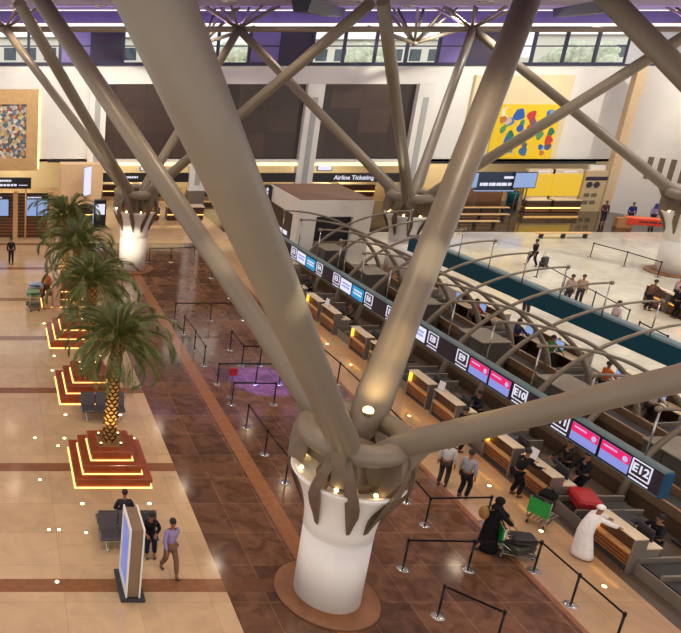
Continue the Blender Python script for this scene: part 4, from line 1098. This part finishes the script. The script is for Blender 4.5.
# ================================================================ LIGHT
def spot(name, loc, target, power, col, size=1.2, blend=.6, r=.25):
    d_ = bpy.data.lights.new(name, 'SPOT'); d_.energy = power; d_.color = col; d_.spot_size = size; d_.spot_blend = blend; d_.shadow_soft_size = r
    o = bpy.data.objects.new(name, d_); C.objects.link(o); o.location = loc
    o.rotation_euler = (Vector(target)-Vector(loc)).to_track_quat('-Z', 'Y').to_euler()
    return o
WARM = (1, .84, .66); NEUT = (1, .98, .9); VIO = (.55, .36, 1)
k = 0
pd_ = None
for iy, y in enumerate((12, 20, 28, 36, 44, 52)):
    for ix, x in enumerate((1.5, 7, 13, 20, 27, 34, 41, 48)):
        lab = 'round downlight in the violet ceiling, %s row away, %s from the left' % (ORD[iy], ORD[ix] if ix else 'first')
        if pd_ is None:
            pd_ = thing('ceiling_downlight', lab, 'light', (x, y, 15.5), 0, 'ceiling downlights')
            MB().lathe([(.42,0),(.42,-.06),(.34,-.08),(.32,-.02)], 20, cap=False).build('rim', CHROME, pd_); MB().cyl(0,0,-.03,-.01,.32,20).build('lens', DOWNL, pd_)
        else: dup(pd_, (x, y, 15.5), 0, lab)
        right = x > 24
        spot('downlight_lamp', (x, y, 15.35), (x, y, 0), 820 if not right else (2300 if x > 30 else 1700), NEUT if right else WARM, 1.9, .8, .28)
# violet LED uplights under the ceiling and one added violet spot on the queue pen
for yy, pw in ((61.3, 620), (54.4, 700)):
    d_ = bpy.data.lights.new('violet_led_strip', 'AREA'); d_.shape = 'RECTANGLE'; d_.size = 60; d_.size_y = .12; d_.energy = pw; d_.color = VIO
    o = bpy.data.objects.new('violet_led_strip', d_); C.objects.link(o); o.location = (24, yy, 14.45); o.rotation_euler = (PI-.5, 0, 0)
spot('added_violet_spot', (11.6, 27.5, 15.2), (11.5, 28.7, 0), 46000, (.12, .09, 1), .2, .35, .1)  # no such lamp: stands in for a violet reflection in the floor
# shop lights
for x in (2, 12.5, 21.5, 30.5, 42): spot('shop_lamp', (x, 66, 3.6), (x, 68.8, 1.2), 700, (1, .88, .64), 2.6, .8, .2)
# wash on the white wall and the art
for x in (5, 14, 23, 32, 41, 50): spot('wall_wash_lamp', (x, 54, 15.2), (x, 62.5, 7), 3600, (1, .97, .86), 1.5, .8, .25)
# column uplights along the branches
def tree_up(base, pts, pw, size=.17):
    b_ = Vector((base[0], base[1], 0))
    for tp in pts:
        tp = Vector(tp); dxy = Vector((tp.x-base[0], tp.y-base[1], 0)).normalized()
        if dxy.y < 0: st = b_+dxy*1.45+Vector((0,0,3.95)); fr = .5          # from the capital rim below the branch
        else: st = b_+Vector((.05, -1.12, 5.2)); fr = .4   # from the top of the collar
        spot('branch_uplight', st, (b_+Vector((0,0,4.4))).lerp(tp, fr), pw*(2.2 if dxy.y < 0 else 1.3), (1, .9, .6), size if dxy.y < 0 else .3, 1, .06)
def on_branch(k, f): return Vector((NB[0], NB[1], 4.4)).lerp(Vector(near_pts[k]), f)
for k, f, pw, sz, col in ((0, .57, 5200, .11, (1, .95, .66)), (3, .37, 15000, .085, (1, .96, .8)), (3, .2, 9000, .085, (1, .74, .3)), (2, .36, 9000, .08, (1, .93, .7))):
    spot('added_branch_spot', (9.0, 2.5, 15.3), on_branch(k, f), pw, col, sz, 1, .05)  # added ceiling spots, put in only to brighten patches on the near branches
spot('added_branch_spot', (9.4, 16.1, 5.9), on_branch(1, .24)+Vector((0, .1, .15)), 420, (1, .7, .22), .75, .9, .05)
for b_, lab, pp in FAR: tree_up(b_, pp, 420)
# floodlight fixture on the near collar
t = thing('floodlight', 'small glowing floodlight clamped to the foot of the rear branch of the large column', 'light', (8.97, 15.97, 5.38), 0)
MB().tube([(.0,.02,.0),(.2,.28,-.02)], .035, 10).build('bracket', FIN, t)
MB().lathe([(.05,-.1),(.1,-.07),(.12,.03),(.1,.04)], 16).build('housing', FIN, t); MB().ell((0,0,.06), .12, .12, .1, 16, 9).build('lens', glow('flood_lens', (255,200,96), 14), t)
spot('flood_lamp', (8.95, 15.95, 5.62), (14, 22, 12), 220, (1,.78,.4), 2.2, .8, .1)
spot('column_lamp', (6.9, 41.5, 3.0), (8.7, 44.6, 1.5), 520, (1, .9, .7), .8, .6, .1)
# palm uplights
for y in py:
    for dx, dy in ((-.45,-.45),(.45,-.4)): spot('palm_uplight', (3.93+dx, y+dy, 1.2), (3.93, y, 5.2), 110, (1, .74, .32), 1.3, .7, .05)
# daylight through the windows and open ends of the hall
wd = bpy.data.worlds.new('daylight'); sc.world = wd; wd.use_nodes = True
bg = wd.node_tree.nodes['Background']; bg.inputs['Color'].default_value = (1.0, .96, .92, 1); bg.inputs['Strength'].default_value = 1.3
R_ = random.Random(21)
for i, (x, y, w_, h_, rgb) in enumerate(((14, 118, 26, 13.2, (236,232,224)), (62, 126, 22, 12.8, (238,234,226)), (98, 120, 20, 13.6, (232,228,220)))):  # wall colours lightened to look overexposed by daylight
    t = thing('apron_building', 'pale flat-roofed building outside the clerestory, '+['leftmost of three','middle of three','rightmost of three'][i], 'building', (x, y, -.5), 0, 'buildings outside')
    MB().box(-w_/2, w_/2, 0, 8, 0, h_).build('walls', mat('building_%d' % i, rgb, .7), t); MB().box(-w_/2-.3, w_/2+.3, -.3, 8.3, h_, h_+.3).build('parapet', STAIN, t)
    for k in range(int(w_/3)): MB().box(-w_/2+.8+k*3, -w_/2+2.6+k*3, -.05, .02, h_-3, h_-1.2).build('window', mat('building_glass', (70, 84, 96), .2), t)
for i, x in enumerate((-4, 33, 41, 49, 78, 85)):
    t = thing('outdoor_tree', 'bushy washed-out tree outside the clerestory, '+(ORD[i] if i else 'first')+' from the left', 'tree', (x, 104+i % 3*3, -.5), 0, 'trees outside')
    MB().cyl(0, 0, 0, 9, .4, 10).build('trunk', WOODD, t)
    b = MB()
    for q in range(16):
        a = R_.uniform(0, 6.28); rr = R_.uniform(0, 2.4); b.ell((rr*math.cos(a), rr*math.sin(a), 10+R_.uniform(-1.4, 2.2)), R_.uniform(1, 1.6), R_.uniform(1, 1.6), R_.uniform(.7, 1.3), 9, 6)
    b.build('crown', mat('tree_washed_out', (206, 212, 190), .9, 0, .3, 2), t)  # near-white instead of green: overexposed daylight put into the colour
struct(MB().box(-200, 300, 78, 500, -1, -.5), 'ground_outside', mat('pale_apron', (196, 190, 176), .8))

sc.view_settings.view_transform = 'Standard'; sc.view_settings.look = 'None'; sc.view_settings.gamma = 1; sc.view_settings.use_curve_mapping = False
sc.view_settings.exposure = 0.0
